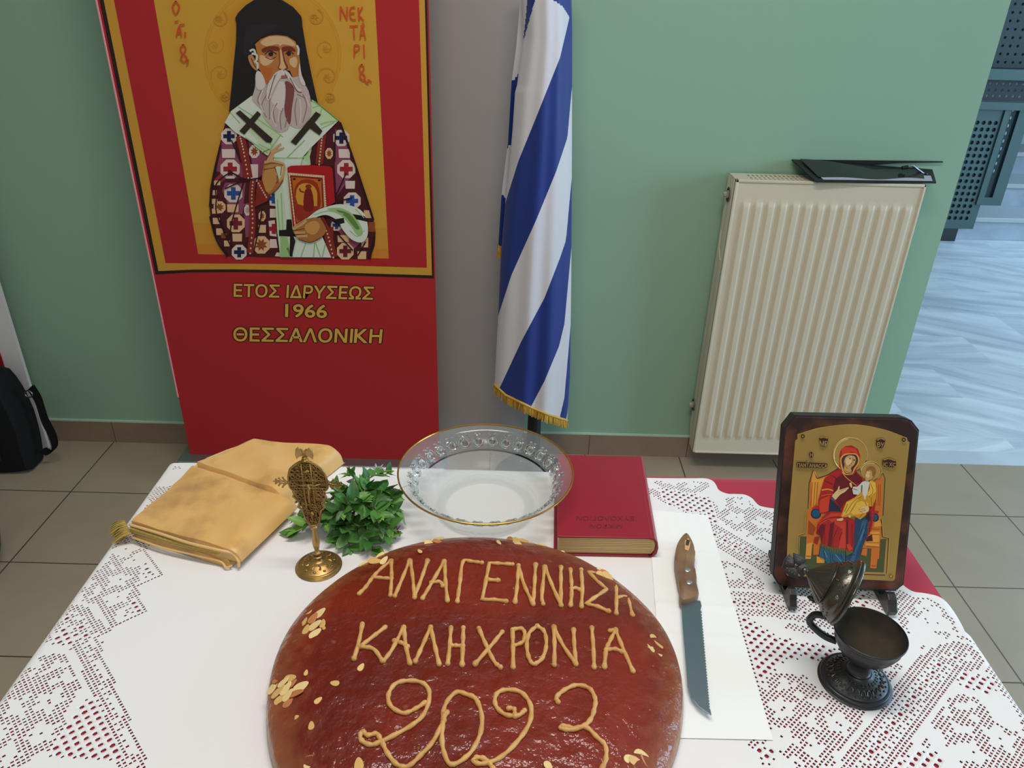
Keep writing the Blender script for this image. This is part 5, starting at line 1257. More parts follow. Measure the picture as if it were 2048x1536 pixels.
# ================================================================== brass altar cross
CX, CY = -.2645, .836
cs = thing('brass_cross', (CX, CY, TT), 'small brass standing cross with filigree head in front of the basil', 'cross')
M_br = mat('aged_brass', (170, 134, 78), .36, metal=.8, bump=(120, .25, .001), var=(40, (104, 78, 42), .45, .75)); M_brp = mat('polished_brass', (186, 146, 88), .34, metal=.6)
b = MB(); b.lathe(cr([(.0, .0), (.0300, .0), (.0305, .002), (.0280, .0045), (.0265, .0045), (.0230, .0062), (.0150, .0105), (.0085, .0120), (.0060, .0150), (.0068, .0178), (.0048, .0195), (.0, .0195)], 3), (CX, CY, TT), M_br, 56)
for k in range(10):    # embossed scrolls on the foot
    a = k*2*math.pi/10; 
    L = [Vector((CX+(.0175+.0052*t*math.cos(t*2.2))*math.cos(a+.10*math.sin(t*2.2)), CY+(.0175+.0052*t*math.cos(t*2.2))*math.sin(a+.14*t*math.sin(t*2.2)), TT+.0094-.0012*t*math.cos(t*2.2))) for t in np.linspace(0, 1, 12)]
    b.tube(L, .0011, M_br, n=6); b.ball((CX+.0215*math.cos(a+.3), CY+.0215*math.sin(a+.3), TT+.0066), (.0026, .0019, .0014), M_br, 8, 6); b.ball((CX+.0130*math.cos(a), CY+.0130*math.sin(a), TT+.0112), .0014, M_br, 6, 5)
b.build('foot', cs)
MB().lathe(cr([(.0, .019), (.0042, .019), (.0050, .0215), (.0028, .0235), (.0042, .030), (.0052, .037), (.0036, .050), (.0030, .056), (.0046, .0575), (.0046, .060), (.0034, .0615), (.0044, .0635), (.0, .064)], 4), (CX, CY, TT), M_brp, 24, T=Matrix.Translation((CX, CY, TT)) @ Matrix.Diagonal((1, 1, 1.17, 1))).build('stem', cs, label='smooth turned stem')
# filigree head: its own plane, leaning slightly
HZ = TT+.0730; KX = lambda x, z, y=0: Vector((CX+1.15*x-.02*z, CY+y+.02*z, HZ+1.13*z))
out_ = [(-.004, 0), (-.0085, .010), (-.0105, .021), (-.0150, .026), (-.0132, .033), (-.0185, .041), (-.0165, .048), (-.0215, .054), (-.0220, .066), (-.0190, .078), (-.0140, .084), (-.0090, .088), (-.004, .0905),
        (.004, .0905), (.0090, .088), (.0140, .084), (.0190, .078), (.0220, .066), (.0215, .054), (.0165, .048), (.0185, .041), (.0132, .033), (.0150, .026), (.0105, .021), (.0085, .010), (.004, 0)]
b = MB()
b.tube([KX(x, z) for x, z in cr(out_, 3, True)], .0017, M_br, n=6, closed=True)
for xa, xb, za, zb in ((-.0052, -.0052, .004, .088), (.0052, .0052, .004, .088), (-.0210, .0210, .0650, .0650), (-.0210, .0210, .0535, .0535), (-.0052, .0052, .030, .030)): b.tube([KX(xa, za), KX(xb, zb)], .0015, M_br, n=6)
def ringx(x, z, r, w=.0008, y=0): b.tube([KX(x+r*math.cos(t), z+r*math.sin(t), y) for t in np.linspace(0, 2*math.pi, 13)[:-1]], w, M_br, n=5, closed=True)
IP = np.array(out_)
for i in range(-7, 8):
    for j in range(0, 26):
        x = i*.0031+(.0015 if j % 2 else 0); z = .004+j*.0034
        if inpoly(np.array([x]), np.array([z]), out_)[0] and dpoly(np.array([x]), np.array([z]), out_, True)[0] > .0016 and random.random() < .86: ringx(x+random.uniform(-.0005, .0005), z+random.uniform(-.0005, .0005), random.uniform(.0011, .0020), random.uniform(.0005, .0009), random.uniform(-.001, .0005))
for sx in (-1, 1):
    for (x, z) in ((.0135, .073), (.0135, .045)):
        for k in range(4): ringx(sx*(x+(k % 2-.5)*.006), z+(k//2-.5)*.006, .0026, .0008, -.001)
    for z in (.026, .033, .041): b.ball(KX(sx*(.0150+.004*(z-.026)/.015), z), .0019, M_br, 8, 6)
b.prism([(1.15*x*.95, 1.13*(.003+z*.95)) for x, z in cr(out_, 3, True)], .0012, .0020, mat('tarnished_brass', (136, 104, 60), .45, metal=.7), 0, Matrix(((1, -.018, 0, CX), (0, .018, 1, CY), (0, 1, 0, HZ), (0, 0, 0, 1))))
# relief figure on the front
fy = -.0016
b.tube([KX(0, .060, fy), KX(.0006, .050, fy), KX(-.0004, .038, fy), KX(.0002, .030, fy)], [.0022, .0026, .0019, .0012], M_br, n=8); b.ball(KX(0, .0655, fy), (.0019, .0018, .0023), M_br)
b.tube([KX(-.0150, .0605, fy), KX(-.008, .0580, fy), KX(0, .0592, fy), KX(.008, .0580, fy), KX(.0150, .0605, fy)], [.0008, .0012, .0016, .0012, .0008], M_br, n=6)
b.tube([KX(-.0035, .078, fy), KX(.0035, .078, fy)], .0022, M_br); b.tube([KX(0, .020, fy), KX(0, .008, fy)], [.0028, .0016], M_br)
b.build('filigree_head', cs, sharp=0)
def finial(c, dr, nm):
    q = MB(); d = Vector(dr).normalized(); s = Vector((0, 1, 0)).cross(d)
    q.tube([c, c+d*.006], .0016, M_br, n=8); q.ball(c+d*.0045, .0024, M_br)
    for k, (r, w) in enumerate(((.0080, .0078), (.0130, .0058), (.0170, .0034))):
        for sg in (-1, 1):
            e = c+d*(r+.001)+s*sg*w; q.tube([c+d*(r-.003), c+d*r+s*sg*w*.7, e], .0011, M_br, n=6); q.ball(e, .0013, M_br, 8, 6)
    q.prism([(0, .001), (.006, .007), (.002, .009), (.0052, .0128), (.0018, .0140), (.003, .017), (0, .020), (-.003, .017), (-.0018, .0140), (-.0052, .0128), (-.002, .009), (-.006, .007)], -.0007, .0007, M_br, .0003, Matrix(((s.x, d.x, 0, c.x), (s.y, d.y, 1, c.y), (s.z, d.z, 0, c.z), (0, 0, 0, 1))))
    q.tube([c+d*.006, c+d*.0205], [.0016, .0008], M_br, n=6); q.ball(c+d*.0205, .0012, M_br, 8, 6); q.build(nm, cs)
finial(KX(-.0215, .060), (-1, 0, .12), 'side_finial'); finial(KX(.0215, .060), (1, 0, -.02), 'side_finial')
q = MB(); c = KX(0, .091)
q.lathe([(.0, 0), (.0030, 0), (.0048, .002), (.0030, .0045), (.0038, .006), (.0024, .0075), (0, .0075)], c, M_br, 16)
for sg in (-1, 1):     # spread wings and two small heads
    W = [(0, .008), (.0055, .006), (.0085, .003), (.0095, .008), (.0085, .0150), (.0060, .0185), (.0035, .0150), (.001, .0140)]
    T = Matrix(((sg*1.25, 0, 0, c.x), (0, 0, 1, c.y), (0, 1.2, 0, c.z), (0, 0, 0, 1)))
    q.prism(W, -.0012, .0012, M_brp, .0004, T); q.tube([c+Vector((sg*.0012, 0, .0110)), c+Vector((sg*.002, 0, .0170)), c+Vector((sg*.0040, 0, .0190))], [.0018, .0014, .0008], M_br, n=6)
q.ball(c+Vector((0, 0, .0105)), (.0030, .0022, .0042), M_br); q.build('winged_finial', cs)

# ================================================================== basil
bs = thing('basil_bunch', (-.225, .93, TT), 'loose bunch of green basil sprigs lying beside the brass cross', 'herb')
M_lf = [mat('basil_leaf', (74, 124, 48), .45, spec=.5, bump=(220, .25, .0008)), mat('basil_leaf_dark', (50, 96, 36), .45, bump=(220, .25, .0008)), mat('basil_leaf_young', (108, 154, 64), .45)]
M_stm = mat('basil_stem', (96, 84, 50), .6)
def leaf(mb, p, d, n, L, W, m, curl=.25, fold=.25):
    d = d.normalized(); n = (n-d*n.dot(d)).normalized(); s = d.cross(n); nu, nv = 5, 8; vs = []
    for j in range(nv):
        t = j/(nv-1); w = W*(math.sin(math.pi*min(1, t*.97+.03)**.8)**.9)*(1-.15*t)
        for i in range(nu):
            u = i/(nu-1)*2-1; z = fold*abs(u)*w - curl*L*t*t + .06*W*math.sin(9*t+u*3)
            vs.append(p+d*(L*t)+s*(u*w)+n*z)
    mb.add(vs, [(j*nu+i, j*nu+i+1, (j+1)*nu+i+1, (j+1)*nu+i) for j in range(nv-1) for i in range(nu-1)], m)
rb_ = random.Random(21)
def sprig(base, tip, nl, size, rise=.02):
    base, tip = Vector(base), Vector(tip); mid = base.lerp(tip, .5)+Vector((rb_.uniform(-.008, .008), rb_.uniform(-.008, .008), rise)); P_ = [Vector(p) for p in cr([base, mid, tip], 8)]
    mbl = MB()
    for k in range(nl):
        t = .22+.78*k/(nl-1); p = P_[min(int(t*(len(P_)-1)), len(P_)-1)]; ax = (tip-base).normalized()
        an = k*2.0+rb_.uniform(-.5, .5)
        for q in (0, math.pi):
            rd = Matrix.Rotation(an+q, 3, ax) @ ax.orthogonal().normalized(); d = ax*(.35+.5*t)+rd*.8; d.z = max(d.z, -.12) if p.z < TT+.02 else d.z
            L = 1.22*size*rb_.uniform(.62, 1.0)*(1.05-.35*t); n = Vector((0, 0, 1))*.8+rd*-.2+ax*.3
            if p.z + d.normalized().z*L < TT+.002: d.z = abs(d.z)*.3+.05
            leaf(mbl, p, d, n, L, L*rb_.uniform(.24, .33), rb_.choice((M_lf[0], M_lf[0], M_lf[1], M_lf[2] if t > .7 else M_lf[1])), rb_.uniform(.0, .25), rb_.uniform(.05, .4))
    for q in range(3): leaf(mbl, tip, (tip-mid).normalized()+Vector((rb_.uniform(-.6, .6), rb_.uniform(-.6, .6), .3)), Vector((0, 0, 1)), size*.5, size*.15, M_lf[2])
    V = np.array(mbl.v); V[:, 2] = np.maximum(V[:, 2], TT+.0008); mbl.v = [tuple(v) for v in V]
    o = mbl.build('sprig', bs, sharp=0); MB().tube(P_, [.0016-.0008*i/len(P_) for i in range(len(P_))], M_stm, n=6).build('stem', o)
B0 = lambda x, y, z: pz(500+x/4.8, 860+y/4.8, TT+z)
for (ba, ti, nl, sz, rs) in (((1100, 600, .035), (950, 440, .045), 4, .030, .012), ((1000, 700, .03), (1320, 420, .050), 5, .032, .02), ((1000, 760, .03), (1370, 630, .040), 6, .034, .02), ((980, 800, .03), (1380, 770, .030), 6, .034, .02),
                             ((960, 850, .02), (1330, 930, .022), 6, .034, .02), ((930, 880, .02), (1180, 1130, .006), 6, .032, .018), ((900, 860, .02), (960, 1120, .004), 5, .032, .012), ((1000, 800, .02), (860, 1035, .006), 5, .036, .012),
                             ((950, 780, .03), (800, 560, .034), 5, .030, .015), ((950, 840, .025), (520, 830, .012), 6, .030, .022), ((900, 880, .015), (460, 980, .006), 5, .036, .016), ((1000, 720, .035), (1120, 560, .05), 5, .032, .012),
                             ((1050, 780, .03), (1240, 820, .050), 5, .034, .01), ((960, 760, .035), (1060, 680, .055), 4, .036, .008), ((980, 900, .02), (1300, 1010, .014), 5, .032, .014), ((900, 800, .03), (760, 880, .030), 5, .030, .012), ((960, 640, .03), (840, 640, .035), 5, .028, .01),
                             ((940, 700, .03), (900, 800, .05), 4, .030, .01), ((1180, 640, .03), (1350, 700, .036), 4, .032, .01)):
    sprig(B0(*ba), B0(*ti), nl, sz, rs)
for nm, c, col, lab in (('flower_spike', B0(1390, 985, .010), (92, 52, 54), 'dark purple dried flower spike'), ('flower_spike', B0(1225, 385, .050), (172, 166, 176), 'pale lilac flower spike')):
    b = MB(); m = mat('flower_%d' % col[0], col, .7); c = Vector(c)
    for k in range(26):
        d = Vector((rb_.uniform(-1, 1), rb_.uniform(-1, 1), rb_.uniform(-.3, 1))).normalized(); b.tube([c+d*.002, c+d*rb_.uniform(.007, .013)], [.0016, .0006], m, n=5)
    b.build(nm, bs, label=lab, sharp=0)

# ================================================================== icon on its little easel
I0 = np.array(pz(1552, 1172, TT+.016)); I1 = np.array(pz(1800, 1185, TT+.016)); ux = I1-I0; ux[2] = 0; Wic = np.linalg.norm(ux); ux /= Wic
lean = math.radians(15.5); nb = np.cross(ux, [0, 0, 1.0]); nb /= np.linalg.norm(nb)     # horizontal normal facing the viewer
if nb[1] > 0: nb = -nb
uz = np.array([0, 0, 1.0])*math.cos(lean) - nb*math.sin(lean); nf = nb*math.cos(lean)+np.array([0, 0, 1.0])*math.sin(lean)
IPt = I0
def ic(x, y): return ppl(x, y, IPt, nf)
def icl(x, y): q = ic(x, y)-IPt; return q.dot(ux), q.dot(uz)
TI = Matrix(((ux[0], uz[0], nf[0], IPt[0]), (ux[1], uz[1], nf[1], IPt[1]), (ux[2], uz[2], nf[2], IPt[2]), (0, 0, 0, 1)))
ico = thing('icon_plaque', tuple(I0+ux*Wic/2), 'wooden icon plaque with gold ground and seated mother holding a child', 'icon')
ZI = lambda x, y: (1500+x/3.6575, 800+y/3.6575)
board = [icl(*ZI(x, y)) for x, y in ((255, 205), (328, 112), (1125, 130), (1186, 152), (1240, 222), (1125, 1355), (1062, 1400), (300, 1372), (205, 1350), (168, 1285))]
M_bw = mat('burnt_icon_wood', (48, 26, 19), .42, spec=.4, var=(24, (120, 62, 36), .48, .80), bump=(60, .2, .002), coat=.15); M_bks = mat('black_scorched_edge', (34, 30, 28), .6)
b = MB(); b.prism(board, -.018, -.0012, M_bks, 0, TI); ins_ = np.array(board); cc_ = ins_.mean(0)
b.prism([tuple(cc_+(p-cc_)*.985) for p in ins_], -.004, 0, M_bw, .0012, TI); b.build('board', ico)
panel = cr([ZI(345, 250), ZI(520, 200), ZI(760, 178), ZI(980, 215), ZI(1145, 275)], 6)
panel = [tuple(p) for p in panel] + [ZI(*p) for p in ((1152, 300), (1165, 308), (1095, 950), (1058, 1310), (1040, 1322), (275, 1283), (263, 1270), (278, 900), (328, 300), (345, 285))]
M_gp = mat('gold_leaf_panel', (172, 138, 70), .42, metal=.12, var=(9, (158, 124, 60), .35, .7), bump=(200, .05, .0006)); M_gpb = mat('embossed_gold_edge', (204, 170, 100), .3, metal=.4)
MB().prism([icl(*p) for p in panel], 0, .0012, M_gp, .0004, TI).build('gold_panel', ico)
PI_ = Paint(lambda x, y: ic(x, y), nf, base=.0013, step=.000012); PI_.pre = 'icon'; PI_.rough = .4; PI_.spec = .4
R2 = lambda x, y: (1560+x/7.314, 820+y/7.314); R3 = lambda x, y: (1560+x/7.314, 980+y/7.314)
DK = (58, 30, 20); GR = (78, 82, 44); OR = (206, 112, 36); ORL = (226, 154, 62); ORD = (160, 70, 24)
# embossed outline of throne and footstool
PI_.poly([(285, 650), (370, 645), (385, 300), (400, 180), (1490, 180), (1450, 640), (1585, 700), (1540, 1220), (240, 1185)], (176, 140, 70), R3)
for L in ([(250, 1160), (265, 665), (355, 635), (385, 330)], [(240, 1190), (1530, 1240)], [(1555, 1210), (1580, 700), (1490, 680), (1480, 560), (1470, 420)]): PI_.line(L, 12, DK, R3, sm=0)
PI_.poly([(290, 675), (385, 672), (385, 1160), (262, 1150)], GR, R3); PI_.poly([(385, 780), (1450, 780), (1440, 712), (1550, 712), (1510, 1200), (385, 1160)], GR, R3)
# throne
PI_.poly([(440, 1060), (480, 890), (520, 960), (560, 1010), (850, 860), (620, 1560), (410, 1560)], OR, R2); PI_.poly([(1370, 1040), (1480, 930), (1500, 1000), (1480, 1560), (1370, 1560)], OR, R2)
PI_.poly([(455, 1040), (480, 885), (520, 900), (530, 1000), (560, 1000), (540, 1350), (460, 1420)], ORL, R2); PI_.poly([(560, 1010), (650, 970), (620, 1180), (580, 1300), (550, 1300)], ORL, R2)
for L in ([(430, 1040), (480, 870), (530, 990)], [(530, 1000), (680, 950), (850, 850)], [(400, 1550), (420, 1060), (440, 1030)], [(1500, 1540), (1530, 1000), (1500, 920), (1460, 960)]): PI_.line(L, 10, DK, R2, sm=0)
for x in (470, 510, 545): PI_.line([(x, 1050), (x-25, 1400)], 9, ORD, R2)
for x in (1400, 1440, 1465): PI_.line([(x, 1080), (x-10, 1400)], 8, ORD, R2)
PI_.poly([(390, 270), (600, 300), (620, 560), (560, 700), (460, 800), (440, 1000), (370, 995), (385, 600)], OR, R3); PI_.poly([(410, 430), (520, 540), (480, 660), (400, 640)], ORD, R3)
PI_.poly([(380, 780), (470, 760), (445, 1000), (365, 1000)], ORL, R3); PI_.poly([(490, 660), (600, 650), (560, 940), (480, 940)], OR, R3); PI_.poly([(500, 680), (580, 670), (540, 800), (480, 760)], (150, 44, 24), R3)
PI_.poly([(1250, 400), (1440, 380), (1475, 500), (1470, 590), (1440, 1000), (1330, 1000), (1330, 850), (1180, 840), (1230, 640)], OR, R3); PI_.poly([(1380, 460), (1460, 430), (1480, 520), (1370, 530)], ORL, R3)
PI_.poly([(1270, 600), (1450, 600), (1440, 820), (1240, 800)], ORL, R3); PI_.poly([(1250, 690), (1340, 640), (1350, 740), (1250, 745)], (66, 34, 20), R3); PI_.poly([(1330, 850), (1440, 840), (1400, 1140), (1310, 1135)], OR, R3); PI_.poly([(1200, 850), (1270, 850), (1260, 960), (1180, 940)], OR, R3)
PI_.poly([(530, 960), (650, 1000), (640, 1060), (530, 1060)], ORL, R3); PI_.poly([(1150, 1020), (1190, 1030), (1245, 1180), (1150, 1180)], (214, 170, 84), R3)
for (x, y) in ((375, 960), (1320, 1100)): PI_.line([(x, y), (x+70, y+3)], 12, ORD, R3)
for y in (560, 640, 760, 820): PI_.line([(1260, y), (1450, y+5)], 8, ORD, R3)
# bolster
RDc = (190, 40, 32); BLc = (36, 80, 116); DBL = (38, 44, 66)
PI_.poly([(470, 250), (560, 210), (600, 300), (460, 340)], RDc, R3); PI_.ell((520, 340), 76, 74, (26, 40, 70), R3); PI_.ell((520, 338), 58, 58, BLc, R3); PI_.poly([(1340, 290), (1440, 300), (1420, 350), (1330, 340)], RDc, R3); PI_.ell((1385, 395), 52, 62, (26, 40, 70), R3); PI_.ell((1380, 392), 36, 46, BLc, R3)
# haloes
PI_.ell((1020, 650), 246, 246, (186, 150, 80), R2, 40); PI_.ell((1020, 650), 232, 232, (172, 136, 66), R2, 40)
PI_.line([(1020+246*math.cos(t), 650+246*math.sin(t)) for t in np.linspace(-.6, 4.2, 40)], 9, DK, R2, sm=0); PI_.line([(1022+238*math.cos(t), 655+238*math.sin(t)) for t in np.linspace(2.9, 4.6, 14)], 10, (244, 216, 150), R2, sm=0)
PI_.ell((1320, 890), 150, 132, (182, 142, 72), R2, 30); PI_.line([(1320+150*math.cos(t), 890+132*math.sin(t)) for t in np.linspace(-3.2, 1.2, 30)], 8, DK, R2, sm=0); PI_.line([(1320+142*math.cos(t), 892+124*math.sin(t)) for t in np.linspace(-3.1, -1.2, 14)], 8, (244, 216, 150), R2, sm=0)
# mother's cloak
RM = (172, 34, 30); RMD = (108, 22, 30); RML = (206, 62, 40)
PI_.poly([(860, 650), (880, 580), (950, 520), (1040, 510), (1130, 560), (1165, 660), (1160, 760), (1100, 880), (1210, 1000), (1290, 1100), (1360, 1310), (1380, 1400), (1330, 1560), (560, 1500), (555, 1300), (600, 1130), (640, 1000), (760, 900), (860, 850)], RM, R2)
PI_.poly([(900, 930), (1050, 940), (1120, 1060), (1090, 1250), (950, 1330), (880, 1430), (780, 1280), (770, 1130), (800, 1000)], RMD, R2); PI_.poly([(1100, 890), (1190, 990), (1200, 1100), (1080, 1040), (1060, 960)], RMD, R2)
PI_.poly([(720, 1290), (880, 1430), (880, 1500), (700, 1480)], DBL, R2)
PI_.poly([(890, 560), (960, 530), (1100, 560), (1140, 640), (1040, 600), (960, 640), (900, 700)], RML, R2)
PI_.poly([(870, 730), (900, 660), (960, 630), (1100, 630), (1150, 690), (1150, 770), (1090, 860), (1050, 930), (950, 940), (900, 880)], (226, 158, 60), R2, sm=3)
PI_.poly([(890, 730), (920, 670), (980, 645), (1090, 645), (1130, 700), (1125, 770), (1070, 850), (1040, 920), (955, 925), (918, 860)], (72, 44, 48), R2, sm=3)
SKI = (198, 152, 92); SKH = (224, 190, 136); SKS = (138, 90, 48)
PI_.poly([(930, 740), (955, 680), (1010, 655), (1080, 670), (1100, 720), (1080, 790), (1030, 840), (1040, 910), (960, 915), (925, 860), (935, 800)], SKI, R2, sm=3)
PI_.poly([(950, 740), (975, 690), (1040, 670), (1045, 740), (1010, 790), (970, 800)], SKH, R2, sm=3)
for L in ([(980, 690), (1015, 680), (1045, 700)], [(1060, 715), (1090, 722)], [(1050, 700), (1045, 760), (1028, 782)], [(1000, 800), (1020, 806)], [(940, 760), (950, 820), (985, 850)], [(950, 880), (1000, 905), (1040, 890)]): PI_.line(L, 7, SKS, R2)
PI_.ell((1015, 704), 13, 9, (44, 28, 20), R2, n=8); PI_.ell((1075, 728), 11, 8, (44, 28, 20), R2, n=8); PI_.line([(998, 800), (1018, 800)], 9, (164, 74, 54), R2)
PI_.line([(900, 900), (960, 980), (1110, 1100)], 12, (222, 150, 60), R2); PI_.line([(600, 1165), (690, 1150), (770, 1172)], 20, (222, 150, 60), R2); PI_.line([(590, 1250), (680, 1230), (770, 1225)], 12, (196, 100, 40), R2)
for L in ([(760, 950), (880, 1050), (990, 1170)], [(640, 1020), (760, 1080)], [(770, 1130), (800, 1260)], [(900, 1150), (950, 1310)], [(1000, 1230), (1020, 1280)], [(720, 1300), (760, 1310), (880, 1430)]): PI_.line(L, 10, (120, 22, 26), R2)
PI_.poly([(580, 1300), (720, 1240), (700, 1470), (580, 1500), (560, 1400)], RML, R2)
# her right hand
PI_.poly([(750, 1250), (800, 1190), (830, 1160), (850, 1105), (865, 1108), (858, 1160), (990, 1120), (1000, 1130), (940, 1190), (870, 1230), (800, 1310)], SKH, R2); PI_.line([(840, 1190), (960, 1140)], 6, SKS, R2); PI_.poly([(750, 1270), (800, 1300), (780, 1320), (740, 1300)], (60, 90, 130), R2)
# lap and hem of the cloak
PI_.poly([(540, 490), (620, 380), (740, 300), (900, 310), (1000, 400), (1090, 430), (1090, 860), (1040, 900), (950, 880), (800, 850), (620, 800), (600, 780), (640, 600), (520, 620)], RM, R3)
PI_.poly([(700, 420), (820, 400), (950, 460), (950, 840), (850, 850), (900, 560)], RML, R3); PI_.poly([(540, 470), (740, 330), (900, 330), (880, 380), (740, 390), (580, 500)], RML, R3)
PI_.poly([(960, 420), (985, 430), (990, 780), (955, 860)], RMD, R3); PI_.poly([(720, 500), (790, 440), (740, 840), (690, 820)], RMD, R3); PI_.poly([(520, 620), (600, 480), (660, 500), (600, 790), (580, 660)], RMD, R3)
for L in ([(840, 540), (770, 700), (760, 840)], [(650, 600), (640, 780)], [(900, 600), (860, 720)], [(560, 480), (700, 400), (860, 380)], [(1040, 480), (1050, 800)]): PI_.line(L, 10, (118, 20, 24), R3)
PI_.poly([(590, 780), (760, 830), (940, 850), (940, 910), (780, 900), (580, 820)], (92, 96, 48), R3); PI_.poly([(950, 880), (1070, 880), (1050, 920), (960, 950)], (92, 96, 48), R3); PI_.poly([(960, 790), (1000, 770), (1060, 850), (1000, 880)], RML, R3)
for k in range(10): PI_.line([(600+k*36, 800+k*9), (600+k*36, 860+k*7)], 10, (66, 76, 44), R3)
# blue dress
PI_.poly([(580, 825), (780, 900), (940, 905), (945, 1060), (700, 1090), (640, 1000), (560, 960)], (40, 92, 116), R3); PI_.poly([(1090, 400), (1240, 390), (1280, 450), (1270, 640), (1180, 860), (1130, 1040), (950, 1060), (950, 960), (1060, 900)], (38, 66, 96), R3)
PI_.poly([(1190, 440), (1260, 420), (1240, 600), (1130, 840), (1080, 1020), (1010, 1040), (1120, 760)], (52, 94, 126), R3)
for L in ([(620, 870), (650, 980), (640, 1010)], [(720, 900), (730, 1060)], [(760, 920), (770, 1020), (920, 1060)], [(830, 920), (930, 1020)], [(880, 920), (900, 980)], [(1210, 500), (1140, 700), (1060, 900)], [(1260, 480), (1200, 700)], [(1000, 950), (1090, 930)]): PI_.line(L, 9, (24, 44, 70), R3)
for L in ([(640, 880), (680, 970)], [(800, 930), (880, 1030)], [(1220, 560), (1160, 720)]): PI_.line(L, 7, (110, 156, 176), R3)
PI_.poly([(1270, 330), (1380, 160), (1375, 260), (1330, 560), (1240, 740), (1290, 560)], RM, R3); PI_.line([(1310, 300), (1320, 420), (1290, 600)], 12, RMD, R3); PI_.poly([(1300, 300), (1240, 390), (1290, 460), (1310, 420)], (52, 30, 44), R3)
# child
YC = (206, 146, 36); YL = (230, 180, 70); YD = (150, 90, 24)
PI_.poly([(1320, 1010), (1390, 1050), (1400, 1170), (1390, 1280), (1340, 1400), (1250, 1400), (1250, 1520), (1160, 1590), (1080, 1540), (900, 1560), (880, 1540), (920, 1420), (960, 1330), (1080, 1270), (1160, 1190), (1290, 1180)], YC, R2)
PI_.poly([(960, 1340), (1080, 1290), (1180, 1230), (1100, 1330), (1000, 1500), (900, 1540)], YL, R2); PI_.poly([(1090, 1350), (1180, 1320), (1280, 1350), (1240, 1500), (1060, 1520), (1020, 1490)], YL, R2)
PI_.poly([(1190, 1040), (1260, 1020), (1300, 1050), (1270, 1200), (1230, 1290), (1200, 1230), (1185, 1160)], (214, 206, 196), R2); PI_.poly([(1060, 1110), (1120, 1110), (1190, 1040), (1200, 1160), (1130, 1230), (1060, 1220), (1045, 1150)], (214, 206, 196), R2); PI_.poly([(1175, 1090), (1195, 1085), (1190, 1190), (1170, 1190)], (92, 100, 48), R2)
PI_.poly([(1300, 1020), (1380, 1060), (1390, 1180), (1310, 1250), (1260, 1240), (1300, 1130)], YL, R2)
for L in ([(1310, 1060), (1350, 1180), (1290, 1260)], [(1180, 1250), (1060, 1330), (950, 1500)], [(1100, 1350), (1020, 1480)], [(1230, 1330), (1250, 1400), (1160, 1440)], [(980, 1360), (930, 1480)], [(1320, 1260), (1330, 1390)], [(1150, 1560), (1200, 1500)], [(1060, 1140), (1120, 1160)]): PI_.line(L, 8, YD, R2)
PI_.poly([(1240, 920), (1270, 860), (1320, 850), (1350, 900), (1340, 980), (1280, 1020), (1250, 1040), (1230, 980)], SKI, R2, sm=3); PI_.poly([(1260, 880), (1270, 830), (1330, 810), (1385, 850), (1380, 930), (1340, 960), (1330, 890), (1300, 870)], (150, 96, 46), R2, sm=3); PI_.poly([(1240, 930), (1270, 890), (1300, 900), (1290, 970), (1250, 980)], SKH, R2, sm=3)
PI_.line([(1250, 920), (1265, 918)], 6, DK, R2); PI_.line([(1285, 922), (1305, 926)], 6, DK, R2); PI_.line([(1240, 975), (1262, 978)], 6, (160, 80, 54), R2)
PI_.poly([(1000, 1060), (1030, 1045), (1045, 1110), (1035, 1130), (1010, 1100)], SKH, R2); PI_.poly([(1210, 1260), (1245, 1270), (1235, 1300), (1215, 1295)], (226, 190, 160), R2)
PI_.poly([(1140, 1440), (1200, 1400), (1270, 1390), (1290, 1430), (1270, 1480), (1200, 1490)], SKH, R2, sm=2)
for L in ([(1140, 1445), (1230, 1430)], [(1160, 1468), (1240, 1455)]): PI_.line(L, 7, SKS, R2)
PI_.poly([(820, 410), (910, 395), (915, 420), (890, 438), (820, 435)], SKH, R3); PI_.poly([(985, 360), (1020, 350), (1020, 390), (990, 390)], SKH, R3)
# fastening pins and letter cartouches
for (x, y) in ((322, 375), (1795, 425)): PI_.ell((x, y), 30, 30, DK, R2, 12); PI_.ell((x, y), 13, 13, (176, 140, 70), R2, 10)
for (x, y) in ((152, 1205), (1610, 1250)): PI_.ell((x, y), 26, 26, (120, 84, 34), R3, 12); PI_.ell((x-3, y-3), 15, 15, (206, 164, 84), R3, 10)
CT = (64, 26, 18)
PI_.poly([(560, 400), (625, 378), (690, 402), (690, 480), (640, 528), (580, 515)], CT, R2); PI_.poly([(1392, 425), (1465, 395), (1530, 428), (1490, 545), (1440, 548), (1390, 510)], CT, R2); PI_.poly([(412, 620), (445, 598), (478, 622), (476, 668), (450, 690), (416, 675)], CT, R2)
PI_.poly([(228, 770), (240, 750), (340, 750), (375, 728), (410, 755), (680, 770), (685, 825), (640, 838), (235, 825)], CT, R2); PI_.poly([(1485, 720), (1580, 688), (1680, 730), (1685, 800), (1640, 828), (1510, 815), (1485, 790)], CT, R2)
LG = (196, 160, 96)
for L in ([(575, 400), (625, 390), (680, 405)], [(1405, 432), (1465, 408), (1520, 432)], [(1500, 722), (1580, 702), (1670, 735)], [(350, 745), (410, 752)]): PI_.line(L, 8, LG, R2)
M_lt = mat('raised_gold_letter', LG, .35, metal=.3)
for txt, bl_, br_, tl_ in (('ΜΡ', (572, 512), (684, 518), (572, 440)), ('ΘΥ', (1402, 528), (1500, 540), (1405, 455)), ('Η', (426, 672), (466, 674), (427, 615)), ('ΠΑΝΤΑΝΑΣΣΑ'.replace('ΣΣ', 'CC'), (238, 818), (678, 832), (240, 765)), ('ΙC ΧC', (1498, 808), (1672, 816), (1500, 752))):
    text_quad(PI_.mb, txt, ic(*R2(*bl_)), ic(*R2(*br_)), ic(*R2(*tl_)), nf, PI_.off+.0001, M_lt, off=.012)
PI_.mb.build('painted_picture', ico)
